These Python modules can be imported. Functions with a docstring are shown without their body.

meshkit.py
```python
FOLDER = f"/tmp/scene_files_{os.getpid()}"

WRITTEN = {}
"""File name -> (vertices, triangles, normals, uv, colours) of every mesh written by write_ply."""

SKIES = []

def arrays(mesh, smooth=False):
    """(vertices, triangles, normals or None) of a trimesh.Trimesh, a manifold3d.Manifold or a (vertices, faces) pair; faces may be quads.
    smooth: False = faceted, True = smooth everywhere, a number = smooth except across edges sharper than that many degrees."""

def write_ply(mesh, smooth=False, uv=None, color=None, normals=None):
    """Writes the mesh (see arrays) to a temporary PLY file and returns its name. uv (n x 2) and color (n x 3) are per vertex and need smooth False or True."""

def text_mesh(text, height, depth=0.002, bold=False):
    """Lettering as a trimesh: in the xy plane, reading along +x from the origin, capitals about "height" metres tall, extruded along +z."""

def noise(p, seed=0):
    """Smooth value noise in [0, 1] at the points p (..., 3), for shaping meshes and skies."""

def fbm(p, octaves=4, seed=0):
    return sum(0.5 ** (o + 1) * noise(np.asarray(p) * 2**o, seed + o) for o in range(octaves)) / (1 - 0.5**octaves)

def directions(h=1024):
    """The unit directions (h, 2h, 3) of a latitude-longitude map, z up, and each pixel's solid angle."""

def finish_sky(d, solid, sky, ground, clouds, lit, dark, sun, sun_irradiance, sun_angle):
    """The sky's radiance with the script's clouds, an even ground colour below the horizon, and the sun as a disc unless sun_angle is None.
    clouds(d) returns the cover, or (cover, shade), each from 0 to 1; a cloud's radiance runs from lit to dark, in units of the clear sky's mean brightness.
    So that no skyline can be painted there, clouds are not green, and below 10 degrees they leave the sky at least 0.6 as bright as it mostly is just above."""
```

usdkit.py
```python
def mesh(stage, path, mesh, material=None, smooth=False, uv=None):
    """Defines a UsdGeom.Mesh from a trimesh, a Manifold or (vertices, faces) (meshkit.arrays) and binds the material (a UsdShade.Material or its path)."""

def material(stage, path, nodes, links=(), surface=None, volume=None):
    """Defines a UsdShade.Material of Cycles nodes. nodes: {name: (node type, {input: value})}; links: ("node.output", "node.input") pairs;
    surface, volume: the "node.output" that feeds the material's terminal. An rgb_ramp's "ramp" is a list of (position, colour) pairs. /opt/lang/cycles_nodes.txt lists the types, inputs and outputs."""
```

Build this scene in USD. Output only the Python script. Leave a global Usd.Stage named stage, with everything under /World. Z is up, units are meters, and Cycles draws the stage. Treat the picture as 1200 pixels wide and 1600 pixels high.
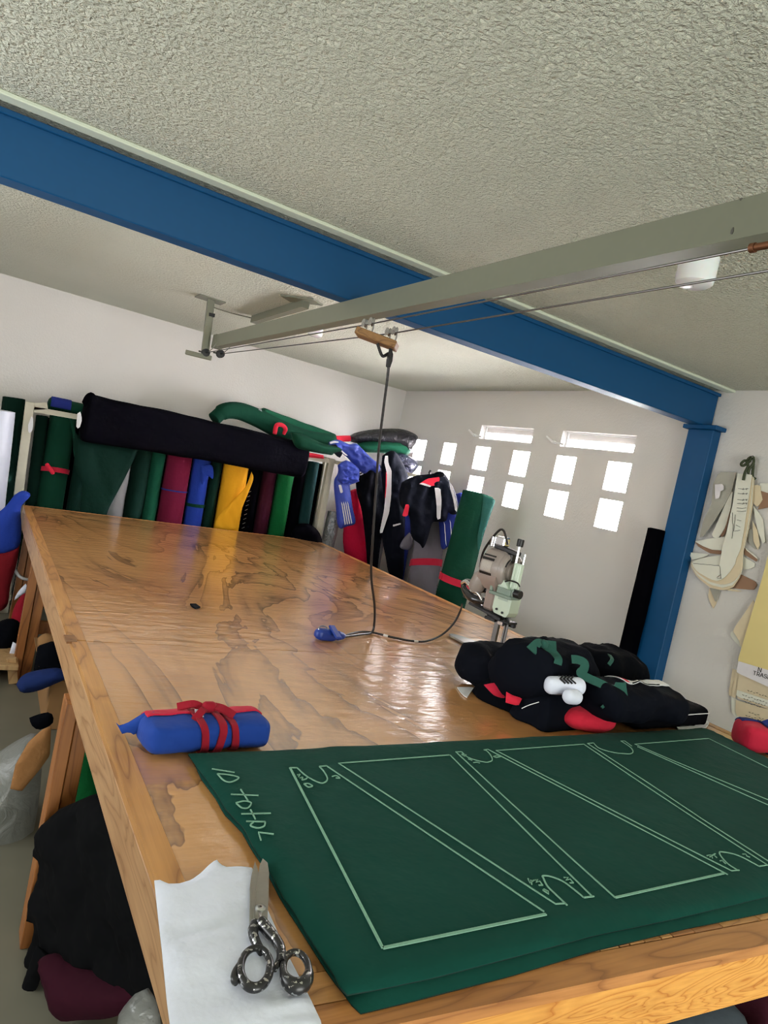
import math, random
import numpy as np, trimesh, manifold3d, shapely
import shapely.geometry as sg
from scipy.spatial import Delaunay
import usdkit, meshkit
from pxr import Usd, UsdGeom, UsdLux, Gf, Sdf, UsdShade

stage = Usd.Stage.CreateInMemory()
UsdGeom.SetStageUpAxis(stage, 'Z')
UsdGeom.SetStageMetersPerUnit(stage, 1.0)
UsdGeom.Xform.Define(stage, '/World')
stage.SetDefaultPrim(stage.GetPrimAtPath('/World'))
UsdGeom.Scope.Define(stage, '/World/Looks')
PI = math.pi
V = lambda *a: np.array(a, float)

# ------------------------------------------------------------------ camera
YAW, PITCH, ROLL, FOC = 0.532104, -0.053056, 0.209534, 1074.75
CAM = V(0, 0, 1.635)
_f = V(math.sin(YAW) * math.cos(PITCH), math.cos(YAW) * math.cos(PITCH), math.sin(PITCH))
_r0 = np.cross(_f, [0, 0, 1]); _r0 /= np.linalg.norm(_r0); _u0 = np.cross(_r0, _f)
_rt = _r0 * math.cos(ROLL) + _u0 * math.sin(ROLL); _up = -_r0 * math.sin(ROLL) + _u0 * math.cos(ROLL)
cam = UsdGeom.Camera.Define(stage, '/World/camera')
m = np.eye(4); m[0, :3] = _rt; m[1, :3] = _up; m[2, :3] = -_f; m[3, :3] = CAM
cam.AddTransformOp().Set(Gf.Matrix4d(*m.ravel().tolist()))
cam.CreateHorizontalApertureAttr(36.0); cam.CreateVerticalApertureAttr(48.0)
cam.CreateFocalLengthAttr(FOC / 1200 * 36.0)
cam.CreateClippingRangeAttr(Gf.Vec2f(0.05, 200))
cam.CreateExposureAttr(0.0)

# ------------------------------------------------------------------ light
XW, YW, CEIL = 3.726, 6.394, 2.555          # right wall, back wall, ceiling
XL, YF = -1.7, -2.6                          # left wall, front wall (behind the camera)
TZ = 0.9                                     # table top
dome = UsdLux.DomeLight.Define(stage, '/World/sky')      # bright overcast sky
dome.CreateIntensityAttr(1.0)
usdkit.material(stage, '/World/Looks/sky_look', {
    'c': ('texture_coordinate', {}), 's': ('separate_xyz', {}),
    'r': ('rgb_ramp', {'ramp': [(0, (.42, .42, .40)), (.5, (.62, .63, .62)), (.55, (.95, .96, .98)), (1, (1.0, 1.0, 1.0))]}),
    'm': ('map_range', {'from_min': -1, 'from_max': 1}), 'b': ('background_shader', {'strength': 3.0})},
    [('c.generated', 's.vector'), ('s.z', 'm.value'), ('m.result', 'r.fac'), ('r.color', 'b.color')], surface='b.background')
dome.GetPrim().CreateAttribute('light:shader:dummy', Sdf.ValueTypeNames.Bool).Set(True)
UsdShade.MaterialBindingAPI.Apply(dome.GetPrim()).Bind(UsdShade.Material.Get(stage, '/World/Looks/sky_look'))

def rect_light(name, pos, look, w, h, power, color=(1, 1, 1)):
    L = UsdLux.RectLight.Define(stage, '/World/' + name)
    L.CreateWidthAttr(w); L.CreateHeightAttr(h); L.CreateIntensityAttr(power); L.CreateColorAttr(Gf.Vec3f(*color))
    z = -V(*look) / np.linalg.norm(look); up = V(0, 0, 1) if abs(z[2]) < .9 else V(0, 1, 0)
    x = np.cross(up, z); x /= np.linalg.norm(x); y = np.cross(z, x)
    q = np.eye(4); q[0, :3] = x; q[1, :3] = y; q[2, :3] = z; q[3, :3] = pos
    L.AddTransformOp().Set(Gf.Matrix4d(*q.ravel().tolist()))
    return L
# daylight: through the wide doorway behind the camera, a window of the left wall, and the glass blocks of the right wall
rect_light('doorway_daylight', (1.0, YF - .6, .9), (0, 1, .45), 3.0, 2.2, 6.5, (.97, 1.0, .92))
rect_light('side_window_daylight', (XL - .5, 2.6, 1.3), (1, 0, .35), 2.4, 1.4, 6, (.95, .98, 1.0))
rect_light('glass_block_daylight', (XW + .75, 4.6, 1.6), (-1, 0, .25), 4.4, 1.6, 1700, (1.0, .94, .98))

# ------------------------------------------------------------------ helpers
def P(px, py, X=None, Y=None, Z=None, pl=None):
    """the point of the place that the photograph shows at (px, py), at a given x, y, z or on a plane (point, normal)"""
    d = _rt * ((px - 600) / FOC) - _up * ((py - 800) / FOC) + _f
    if X is not None: t = (X - CAM[0]) / d[0]
    elif Y is not None: t = (Y - CAM[1]) / d[1]
    elif Z is not None: t = (Z - CAM[2]) / d[2]
    else: t = np.dot(np.asarray(pl[0]) - CAM, pl[1]) / np.dot(d, pl[1])
    return CAM + d * t

LOC = {}
def numbered(base, parent='/World'):
    p, k = f'{parent}/{base}', 0
    while stage.GetPrimAtPath(p):
        k += 1; p = f'{parent}/{base}_{k:03d}'
    return p
def tag(o, label=None, cat=None, group=None, kind=None):
    for k, v in (('label', label), ('category', cat), ('group', group), ('kind', kind)):
        if v: o.SetCustomDataByKey(k, v)
    return o
def obj(name, mesh, mat, parent=None, smooth=False, label=None, cat=None, group=None, kind=None):
    pp = str(parent.GetPath()) if parent else '/World'
    path = numbered(name, pp)
    if isinstance(mesh, list): mesh = cat_(mesh)
    v, f, n = meshkit.arrays(mesh, False)
    off = LOC.get(pp, V(0, 0, 0))
    m = trimesh.Trimesh(v - off, f, process=False)
    o = usdkit.mesh(stage, path, m, mat, smooth=smooth).GetPrim()
    LOC[path] = off
    return tag(o, label, cat, group, kind)
def thing(name, label, cat, loc=(0, 0, 0), group=None):
    path = numbered(name)
    x = UsdGeom.Xform.Define(stage, path); x.AddTranslateOp().Set(Gf.Vec3d(*map(float, loc)))
    LOC[path] = V(*loc)
    return tag(x.GetPrim(), label, cat, group)
def struct(name, mesh, mat, parent=None, smooth=False, label=None):
    return obj(name, mesh, mat, parent, smooth, label, kind=None if parent else 'structure')

def tm(m):
    if isinstance(m, trimesh.Trimesh): return m
    v, f, _ = meshkit.arrays(m, False); return trimesh.Trimesh(v, f, process=False)
def cat_(ms): return trimesh.util.concatenate([tm(x) for x in ms])
def box(x0, x1, y0, y1, z0, z1, b=0.0):
    if b <= 0:
        m = trimesh.creation.box((x1 - x0, y1 - y0, z1 - z0)); m.apply_translation(((x0 + x1) / 2, (y0 + y1) / 2, (z0 + z1) / 2)); return m
    pts = []
    for x in (x0, x1):
        for y in (y0, y1):
            for z in (z0, z1):
                sx, sy, sz = (1 if x == x0 else -1), (1 if y == y0 else -1), (1 if z == z0 else -1)
                pts += [(x + sx * b, y + sy * b, z), (x + sx * b, y, z + sz * b), (x, y + sy * b, z + sz * b)]
    return trimesh.convex.convex_hull(np.array(pts))
def frame_of(a):
    a = a / np.linalg.norm(a); h = V(0, 0, 1) if abs(a[2]) < .9 else V(1, 0, 0)
    x = np.cross(h, a); x /= np.linalg.norm(x); return x, np.cross(a, x), a
def bar(p0, p1, w, h, up=None, b=0.0):
    """a straight bar of w x h section between two points"""
    p0, p1 = np.asarray(p0, float), np.asarray(p1, float); a = p1 - p0; L = np.linalg.norm(a); a = a / L
    if up is None: x, y, _ = frame_of(a)
    else: x = np.cross(up, a); x /= np.linalg.norm(x); y = np.cross(a, x)
    m = box(-w / 2, w / 2, -h / 2, h / 2, 0, L, b)
    m.vertices = p0 + np.outer(m.vertices[:, 0], x) + np.outer(m.vertices[:, 1], y) + np.outer(m.vertices[:, 2], a)
    return m
def spline(pts, n=8):
    p = np.asarray(pts, float)
    if len(p) < 3: return p
    q = np.vstack([2 * p[0] - p[1], p, 2 * p[-1] - p[-2]]); out = []
    for i in range(1, len(q) - 2):
        for t in np.linspace(0, 1, n, endpoint=False):
            out.append(.5 * (2 * q[i] + (q[i + 1] - q[i - 1]) * t + (2 * q[i - 1] - 5 * q[i] + 4 * q[i + 1] - q[i + 2]) * t * t + (3 * q[i] - q[i - 1] - 3 * q[i + 1] + q[i + 2]) * t ** 3))
    return np.array(out + [p[-1]])
def tube(pts, r, n=8, closed=False):
    p = np.asarray(pts, float); N = len(p); r = np.broadcast_to(np.asarray(r, float), (N,))
    t = np.roll(p, -1, 0) - np.roll(p, 1, 0) if closed else np.gradient(p, axis=0)
    t /= np.maximum(np.linalg.norm(t, axis=1, keepdims=True), 1e-9)
    x = frame_of(t[0])[0]; V_, ang = [], np.arange(n) * 2 * PI / n
    for i in range(N):
        x = x - t[i] * np.dot(x, t[i]); x /= np.linalg.norm(x); y = np.cross(t[i], x)
        V_.append(p[i] + r[i] * (np.outer(np.cos(ang), x) + np.outer(np.sin(ang), y)))
    v = np.vstack(V_); F = []
    for i in range(N if closed else N - 1):
        j = (i + 1) % N
        for k in range(n):
            a, b, c, d = i * n + k, i * n + (k + 1) % n, j * n + (k + 1) % n, j * n + k
            F += [(a, b, c), (a, c, d)]
    if not closed:
        v = np.vstack([v, p[0], p[-1]])
        for k in range(n):
            F += [(N * n, (k + 1) % n, k), (N * n + 1, (N - 1) * n + k, (N - 1) * n + (k + 1) % n)]
    return trimesh.Trimesh(v, F, process=False)
def cyl(p0, p1, r0, r1=None, n=24):
    return tube([p0, p1], [r0, r0 if r1 is None else r1], n)
def lathe(prof, p0, axis=(0, 0, 1), n=32):
    """revolves (radius, along) pairs about the axis at p0"""
    x, y, a = frame_of(np.asarray(axis, float)); pts = [np.asarray(p0, float) + a * h for _, h in prof]
    v, F, ang = [], [], np.arange(n) * 2 * PI / n
    for (r, h), c in zip(prof, pts): v.append(c + max(r, 1e-5) * (np.outer(np.cos(ang), x) + np.outer(np.sin(ang), y)))
    for i in range(len(prof) - 1):
        for k in range(n):
            A, B, C, D = i * n + k, i * n + (k + 1) % n, (i + 1) * n + (k + 1) % n, (i + 1) * n + k
            F += [(A, B, C), (A, C, D)]
    return trimesh.Trimesh(np.vstack(v), F, process=False)
def ribbon(pts, width, thick, up):
    """a flat strap along points, lying flat against 'up' (one vector or one per point)"""
    p = np.asarray(pts, float); N = len(p); t = np.gradient(p, axis=0); t /= np.maximum(np.linalg.norm(t, axis=1, keepdims=True), 1e-9)
    u = np.broadcast_to(np.asarray(up, float), p.shape); s = np.cross(t, u); s /= np.maximum(np.linalg.norm(s, axis=1, keepdims=True), 1e-9); u = np.cross(s, t)
    w = np.broadcast_to(np.asarray(width, float), (N,))[:, None] / 2; h = thick / 2
    v = np.stack([p - s * w - u * h, p + s * w - u * h, p + s * w + u * h, p - s * w + u * h], 1).reshape(-1, 3); F = []
    for i in range(N - 1):
        for k in range(4):
            a, b, c, d = i * 4 + k, i * 4 + (k + 1) % 4, i * 4 + 4 + (k + 1) % 4, i * 4 + 4 + k
            F += [(a, b, c), (a, c, d)]
    e = (N - 1) * 4; F += [(0, 2, 1), (0, 3, 2), (e, e + 1, e + 2), (e, e + 2, e + 3)]
    return trimesh.Trimesh(v, F, process=False)
def nz(p, s, seed=0, oct=2):
    return meshkit.fbm(np.asarray(p) * s + 37.1, oct, seed) - .5

def fill(poly, sp):
    """triangulates a 2D polygon with inner points; returns points, triangles, distance to the edge, and the edge ring"""
    poly = sg.Polygon(poly) if not isinstance(poly, sg.Polygon) else poly
    if not poly.is_valid: poly = poly.buffer(0)
    if poly.geom_type != 'Polygon': poly = max(poly.geoms, key=lambda g: g.area)
    ext = poly.exterior; n = max(12, int(ext.length / sp))
    ring = np.array([ext.interpolate(i / n, normalized=True).coords[0] for i in range(n)])
    if not sg.LinearRing(ring).is_ccw: ring = ring[::-1]
    x0, y0, x1, y1 = poly.bounds
    gx, gy = np.meshgrid(np.arange(x0, x1 + sp, sp), np.arange(y0, y1 + sp, sp * .87)); gx = gx + (np.arange(gx.shape[0]) % 2)[:, None] * sp / 2
    g = np.c_[gx.ravel(), gy.ravel()]; rp = sg.Polygon(ring)
    g = g[shapely.contains_xy(rp.buffer(-.55 * sp), g[:, 0], g[:, 1])] if not rp.buffer(-.55 * sp).is_empty else g[:0]
    pts = np.vstack([ring, g]); tri = Delaunay(pts).simplices
    c = pts[tri].mean(1); tri = tri[shapely.contains_xy(rp, c[:, 0], c[:, 1])]
    a = pts[tri]; cr = (a[:, 1, 0] - a[:, 0, 0]) * (a[:, 2, 1] - a[:, 0, 1]) - (a[:, 1, 1] - a[:, 0, 1]) * (a[:, 2, 0] - a[:, 0, 0])
    tri[cr < 0] = tri[cr < 0][:, ::-1]; tri = tri[np.abs(cr) > 1e-12]
    d = shapely.distance(shapely.points(pts), ext); d[:n] = 0
    return pts, tri, d, n
def close_sheet(top, bot, tri, n):
    N = len(top); ring = np.arange(n); nx = np.roll(ring, -1)
    F = np.vstack([tri, tri[:, ::-1] + N, np.c_[ring, ring + N, nx + N], np.c_[ring, nx + N, nx]])
    return trimesh.Trimesh(np.vstack([top, bot]), F, process=False)
def puff(poly_px, pl, T, sp=.02, w=None, wr=.3, ws=6., seed=0, flat=.25, folds=None, smooth_poly=True, back=1.0):
    """a soft cloth body: outline (picture points carried to the plane pl) swollen to real thickness T with wrinkles and folds"""
    o, n = np.asarray(pl[0], float), np.asarray(pl[1], float); n = n / np.linalg.norm(n)
    if np.dot(CAM - o, n) < 0: n = -n
    up = V(0, 0, 1) - n * n[2]
    if np.linalg.norm(up) < .2: up = V(0, 1, 0) - n * n[1]
    up /= np.linalg.norm(up); ux = np.cross(up, n)
    q = np.array([P(x, y, pl=(o, n)) for x, y in poly_px]); uv = np.c_[(q - o) @ ux, (q - o) @ up]
    if smooth_poly:
        uv = spline(np.vstack([uv, uv[:1]]), 4)[:-1]
    pts, tri, d, m_ = fill(uv, sp)
    w = w or T; s = np.clip(d / w, 0, 1); h = T * (flat + (1 - flat) * np.sqrt(1 - (1 - s) ** 2))
    W3 = o + np.outer(pts[:, 0], ux) + np.outer(pts[:, 1], up)
    h = h + T * wr * nz(W3, ws, seed, 3) * np.clip(d / (.5 * w), 0, 1) * 2
    if folds:  # (direction angle, wave length, depth)
        a, wl, dp = folds; ph = (pts[:, 0] * math.cos(a) + pts[:, 1] * math.sin(a)) / wl + 1.2 * nz(W3, 3, seed + 5)
        h = h + dp * np.sin(2 * PI * ph) * s
    return close_sheet(W3 + np.outer(h / 2, n), W3 - np.outer(np.clip(h, .002, None) / 2 * back, n), tri, m_)
def slab(poly_px, pl, thick, lift=0.0, pts3=None, bend=0.0, seed=0, sp=.03):
    """a flat piece of paper, card or board of real thickness whose outline lies on plane pl, lifted off it"""
    o, n = np.asarray(pl[0], float), np.asarray(pl[1], float); n = n / np.linalg.norm(n)
    if np.dot(CAM - o, n) < 0: n = -n
    o = o + n * lift
    up = V(0, 0, 1) - n * n[2]
    if np.linalg.norm(up) < .2: up = V(0, 1, 0) - n * n[1]
    up /= np.linalg.norm(up); ux = np.cross(up, n)
    q = np.array([P(x, y, pl=(o, n)) for x, y in poly_px]); uv = np.c_[(q - o) @ ux, (q - o) @ up]
    pts, tri, d, m_ = fill(uv, sp)
    W3 = o + np.outer(pts[:, 0], ux) + np.outer(pts[:, 1], up)
    if bend: W3 = W3 + np.outer(bend * (nz(W3, 5, seed) + .5), n)
    return close_sheet(W3 + n * thick / 2, W3 - n * thick / 2, tri, m_)

class Loft:
    """a cloth roll or bundle: superellipse section a x b along p0-p1, rounded ends, sag and wrinkles"""
    def __init__(s, p0, p1, a, b=None, up=(0, 0, 1), end=.0, ex=2.0, sag=0., wr=0., ws=8., seed=0, spiral=0., bulge=None, bend=None):
        s.p0, s.p1 = np.asarray(p0, float), np.asarray(p1, float); s.a, s.b = a, b or a; s.end, s.ex, s.sag, s.wr, s.ws, s.seed, s.spiral, s.bulge = end, ex, sag, wr, ws, seed, spiral, bulge
        s.t = s.p1 - s.p0; s.L = np.linalg.norm(s.t); s.t /= s.L
        up = np.asarray(up, float)
        if abs(np.dot(up, s.t)) > .95: up = V(0, 1, 0)
        s.x = np.cross(up, s.t); s.x /= np.linalg.norm(s.x); s.y = np.cross(s.t, s.x); s.bend = np.asarray(bend if bend is not None else (0, 0, 0), float)
    def pt(s, u, ph, off=0.):
        u, ph = np.broadcast_arrays(np.asarray(u, float), np.asarray(ph, float))
        c, sn = np.cos(ph), np.sin(ph); k = (np.abs(c) ** s.ex + np.abs(sn) ** s.ex) ** (-1 / s.ex)
        e = np.ones_like(u)
        if s.end > 0:
            le = s.end; q = np.clip(np.minimum(u, 1 - u) * s.L / le, 0, 1); e = .12 + .88 * np.sqrt(np.clip(1 - (1 - q) ** 2, 0, 1))
        if s.bulge is not None: e = e * s.bulge(u, ph)
        e = e * (1 + s.spiral * ((ph / (2 * PI)) % 1.0))
        base = s.p0 + u[..., None] * (s.p1 - s.p0) + s.bend * (4 * u * (1 - u))[..., None] - V(0, 0, 1) * (s.sag * 4 * u * (1 - u))[..., None]
        d = c[..., None] * s.x + sn[..., None] * s.y
        r = base + (k * e)[..., None] * (c[..., None] * s.a * s.x + sn[..., None] * s.b * s.y)
        if s.wr: r = r + d * (s.wr * 2 * (nz(r, s.ws, s.seed, 3) + (.35 * (1 - 2 * np.abs(nz(r, s.ws * 1.1, s.seed + 9, 2)) * 2.2) if s.end > .04 else 0)) * np.minimum(1, e))[..., None]
        return r + d * np.asarray(off, float)[..., None] if np.ndim(off) else r + d * off
    def body(s, nu=30, nphi=40):
        us = np.linspace(0, 1, nu) if s.end <= 0 else .5 - .5 * np.cos(np.linspace(0, PI, nu))
        ph = np.arange(nphi) * 2 * PI / nphi + 1e-4; g = s.pt(us[:, None], ph[None, :]); v = g.reshape(-1, 3); F = []
        i, k = np.meshgrid(np.arange(nu - 1), np.arange(nphi), indexing='ij'); a = (i * nphi + k).ravel(); b = (i * nphi + (k + 1) % nphi).ravel()
        F = [np.c_[a, b, b + nphi], np.c_[a, b + nphi, a + nphi]]; ks = np.arange(nphi)
        # ends: rings that step in and out like the layers of a roll
        for row, sgn in ((0, -1), (nu - 1, 1)):
            c = g[row].mean(0); prev = row * nphi; n0 = len(v)
            steps = [(.8, .004), (.6, -.004), (.4, .003), (.2, -.006)] if s.end <= 0 else [(.5, 0)]
            add = []
            for q, (sc, dz) in enumerate(steps):
                add.append(c + (g[row] - c) * sc + s.t * sgn * dz)
            v = np.vstack([v] + add + [c[None]]); cur = n0
            for q in range(len(steps)):
                A, B = prev + ks, prev + (ks + 1) % nphi; C, D = cur + (ks + 1) % nphi, cur + ks
                q1 = np.vstack([np.c_[A, B, C], np.c_[A, C, D]]); F.append(q1 if sgn > 0 else q1[:, ::-1]); prev = cur; cur += nphi
            q1 = np.c_[prev + ks, prev + (ks + 1) % nphi, np.full(nphi, len(v) - 1)]; F.append(q1 if sgn > 0 else q1[:, ::-1])
        return trimesh.Trimesh(v, np.vstack(F), process=False)
    def patch(s, u0, u1, f0, f1, off=.003, th=.004, nu=12, nf=32, skew=0.):
        """a strap or flap lying on the surface: a shell over a range of length and angle"""
        us, fs = np.linspace(u0, u1, nu), np.linspace(f0, f1, nf); U = us[:, None] + skew * np.sin(fs)[None, :]; Fm = np.broadcast_to(fs[None, :], U.shape)
        t, b = s.pt(U, Fm, off + th), s.pt(U, Fm, off - .001); N = nu * nf; v = np.vstack([t.reshape(-1, 3), b.reshape(-1, 3)])
        i, k = np.meshgrid(np.arange(nu - 1), np.arange(nf - 1), indexing='ij'); a = (i * nf + k).ravel(); F = [np.c_[a, a + 1, a + nf + 1], np.c_[a, a + nf + 1, a + nf]]
        F += [f[:, ::-1] + N for f in F[:2]]
        e = list(range(nf)) + [i * nf + nf - 1 for i in range(1, nu)] + [(nu - 1) * nf + k for k in range(nf - 2, -1, -1)] + [i * nf for i in range(nu - 2, 0, -1)]
        e = np.array(e); e2 = np.roll(e, -1); F += [np.c_[e, e + N, e2 + N], np.c_[e, e2 + N, e2]]
        return trimesh.Trimesh(v, np.vstack(F), process=False)

# ------------------------------------------------------------------ materials
def lin(c):
    c = np.asarray(c, float) / 255; return tuple(np.where(c <= .04045, c / 12.92, ((c + .055) / 1.055) ** 2.4))
MATS = {}
def mat(name, *a, **k):
    if name not in MATS: MATS[name] = usdkit.material(stage, '/World/Looks/' + name, *a, **k)
    return MATS[name]
def fabric(name, rgb, rough=.85, sheen=.0, weave=900., bump=.25, var=.12, spec=.25):
    c = lin(rgb)
    return mat(name, {'g': ('geometry', {}), 'n': ('noise_texture', {'scale': 5., 'detail': 4.}), 'w': ('noise_texture', {'scale': weave, 'detail': 1.}), 'k': ('noise_texture', {'scale': 24., 'detail': 3.}),
        'm': ('mix', {'color1': tuple(x * (1 - var) for x in c), 'color2': tuple(min(1, x * (1 + var)) for x in c)}),
        'b': ('bump', {'strength': bump, 'distance': .0012}), 'b2': ('bump', {'strength': .35, 'distance': .012}),
        'p': ('principled_bsdf', {'roughness': rough, 'sheen_weight': sheen * .25, 'specular_ior_level': spec})},
        [('g.position', 'n.vector'), ('g.position', 'w.vector'), ('g.position', 'k.vector'), ('n.fac', 'm.fac'), ('m.color', 'p.base_color'), ('k.fac', 'b2.height'), ('w.fac', 'b.height'), ('b2.normal', 'b.normal'), ('b.normal', 'p.normal')], surface='p.BSDF')
def paint(name, rgb, rough=.45, var=.05, bump=.1, scale=40., spec=.5, metallic=0., coat=0.):
    c = lin(rgb)
    return mat(name, {'g': ('geometry', {}), 'n': ('noise_texture', {'scale': scale, 'detail': 4.}), 'm': ('mix', {'color1': tuple(x * (1 - var) for x in c), 'color2': tuple(min(1, x * (1 + var)) for x in c)}),
        'b': ('bump', {'strength': bump, 'distance': .003}), 'p': ('principled_bsdf', {'roughness': rough, 'specular_ior_level': spec, 'metallic': metallic, 'coat_weight': coat})},
        [('g.position', 'n.vector'), ('n.fac', 'm.fac'), ('m.color', 'p.base_color'), ('n.fac', 'b.height'), ('b.normal', 'p.normal')], surface='p.BSDF')
def metal(name, rgb, rough=.3): return paint(name, rgb, rough, .08, .03, 120., metallic=1.)
def wood(name, light, dark, along='y', scale=1., rough=.35, lines=14., spec=.5, coat=0., warp=1.):
    """sawn or rotary-cut timber: grain lines that follow a stretched noise, dark on one side"""
    sc = {'x': (.22, 1.6, 1.6), 'y': (1.6, .22, 1.6), 'z': (1.6, 1.6, .22)}[along]; fs = {'x': (4, 160, 160), 'y': (160, 4, 160), 'z': (160, 160, 4)}[along]
    l, d = lin(light), lin(dark)
    return mat(name, {'g': ('geometry', {}), 'mp': ('mapping', {'scale': tuple(x * scale for x in sc)}), 'n': ('noise_texture', {'scale': 1.6, 'detail': 3., 'roughness': .5, 'distortion': .35 * warp}),
        'mu': ('math', {'math_type': 'multiply', 'value2': lines}), 'fr': ('math', {'math_type': 'fraction'}),
        'r': ('rgb_ramp', {'ramp': [(0, (.0, .0, .0)), (.12, (.75, .75, .75)), (.45, (1, 1, 1)), (.8, (.82, .82, .82)), (1, (.35, .35, .35))]}),
        'mf': ('mapping', {'scale': fs}), 'nf': ('noise_texture', {'scale': 1., 'detail': 3.}), 'nb': ('noise_texture', {'scale': 2.2, 'detail': 4.}),
        'm1': ('mix', {'color1': d, 'color2': l}), 'm2': ('mix', {'mix_type': 'multiply', 'fac': .35}), 'rf': ('rgb_ramp', {'ramp': [(.25, (.55, .5, .45)), (.6, (1, 1, 1))]}),
        'm3': ('mix', {'mix_type': 'multiply', 'fac': .6}), 'rb': ('rgb_ramp', {'ramp': [(.3, (.72, .62, .52)), (.6, (1, 1, 1))]}),
        'b': ('bump', {'strength': .12, 'distance': .002}), 'p': ('principled_bsdf', {'roughness': rough, 'specular_ior_level': spec, 'coat_weight': coat, 'coat_roughness': .15})},
        [('g.position', 'mp.vector'), ('mp.vector', 'n.vector'), ('n.fac', 'mu.value1'), ('mu.value', 'fr.value1'), ('fr.value', 'r.fac'), ('g.position', 'mf.vector'), ('mf.vector', 'nf.vector'), ('g.position', 'nb.vector'),
         ('r.color', 'm1.fac'), ('nf.fac', 'rf.fac'), ('m1.color', 'm2.color1'), ('rf.color', 'm2.color2'), ('nb.fac', 'rb.fac'), ('m2.color', 'm3.color1'), ('rb.color', 'm3.color2'), ('m3.color', 'p.base_color'), ('nf.fac', 'b.height'), ('b.normal', 'p.normal')], surface='p.BSDF')

def plaster(name, rgb, nscale, dist, strength, rough=.9):
    c = lin(rgb)
    return mat(name, {'g': ('geometry', {}), 'n': ('noise_texture', {'scale': nscale, 'detail': 3., 'roughness': .55, 'distortion': .4}), 'n2': ('noise_texture', {'scale': 2.0, 'detail': 3.}),
        'r': ('map_range', {'from_min': .35, 'from_max': .7, 'clamp': True}), 'm': ('mix', {'color1': tuple(x * .93 for x in c), 'color2': c}),
        'b': ('bump', {'strength': strength, 'distance': dist}), 'p': ('principled_bsdf', {'roughness': rough, 'specular_ior_level': .2})},
        [('g.position', 'n.vector'), ('g.position', 'n2.vector'), ('n.fac', 'r.value'), ('r.result', 'b.height'), ('n2.fac', 'm.fac'), ('m.color', 'p.base_color'), ('b.normal', 'p.normal')], surface='p.BSDF')

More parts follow.
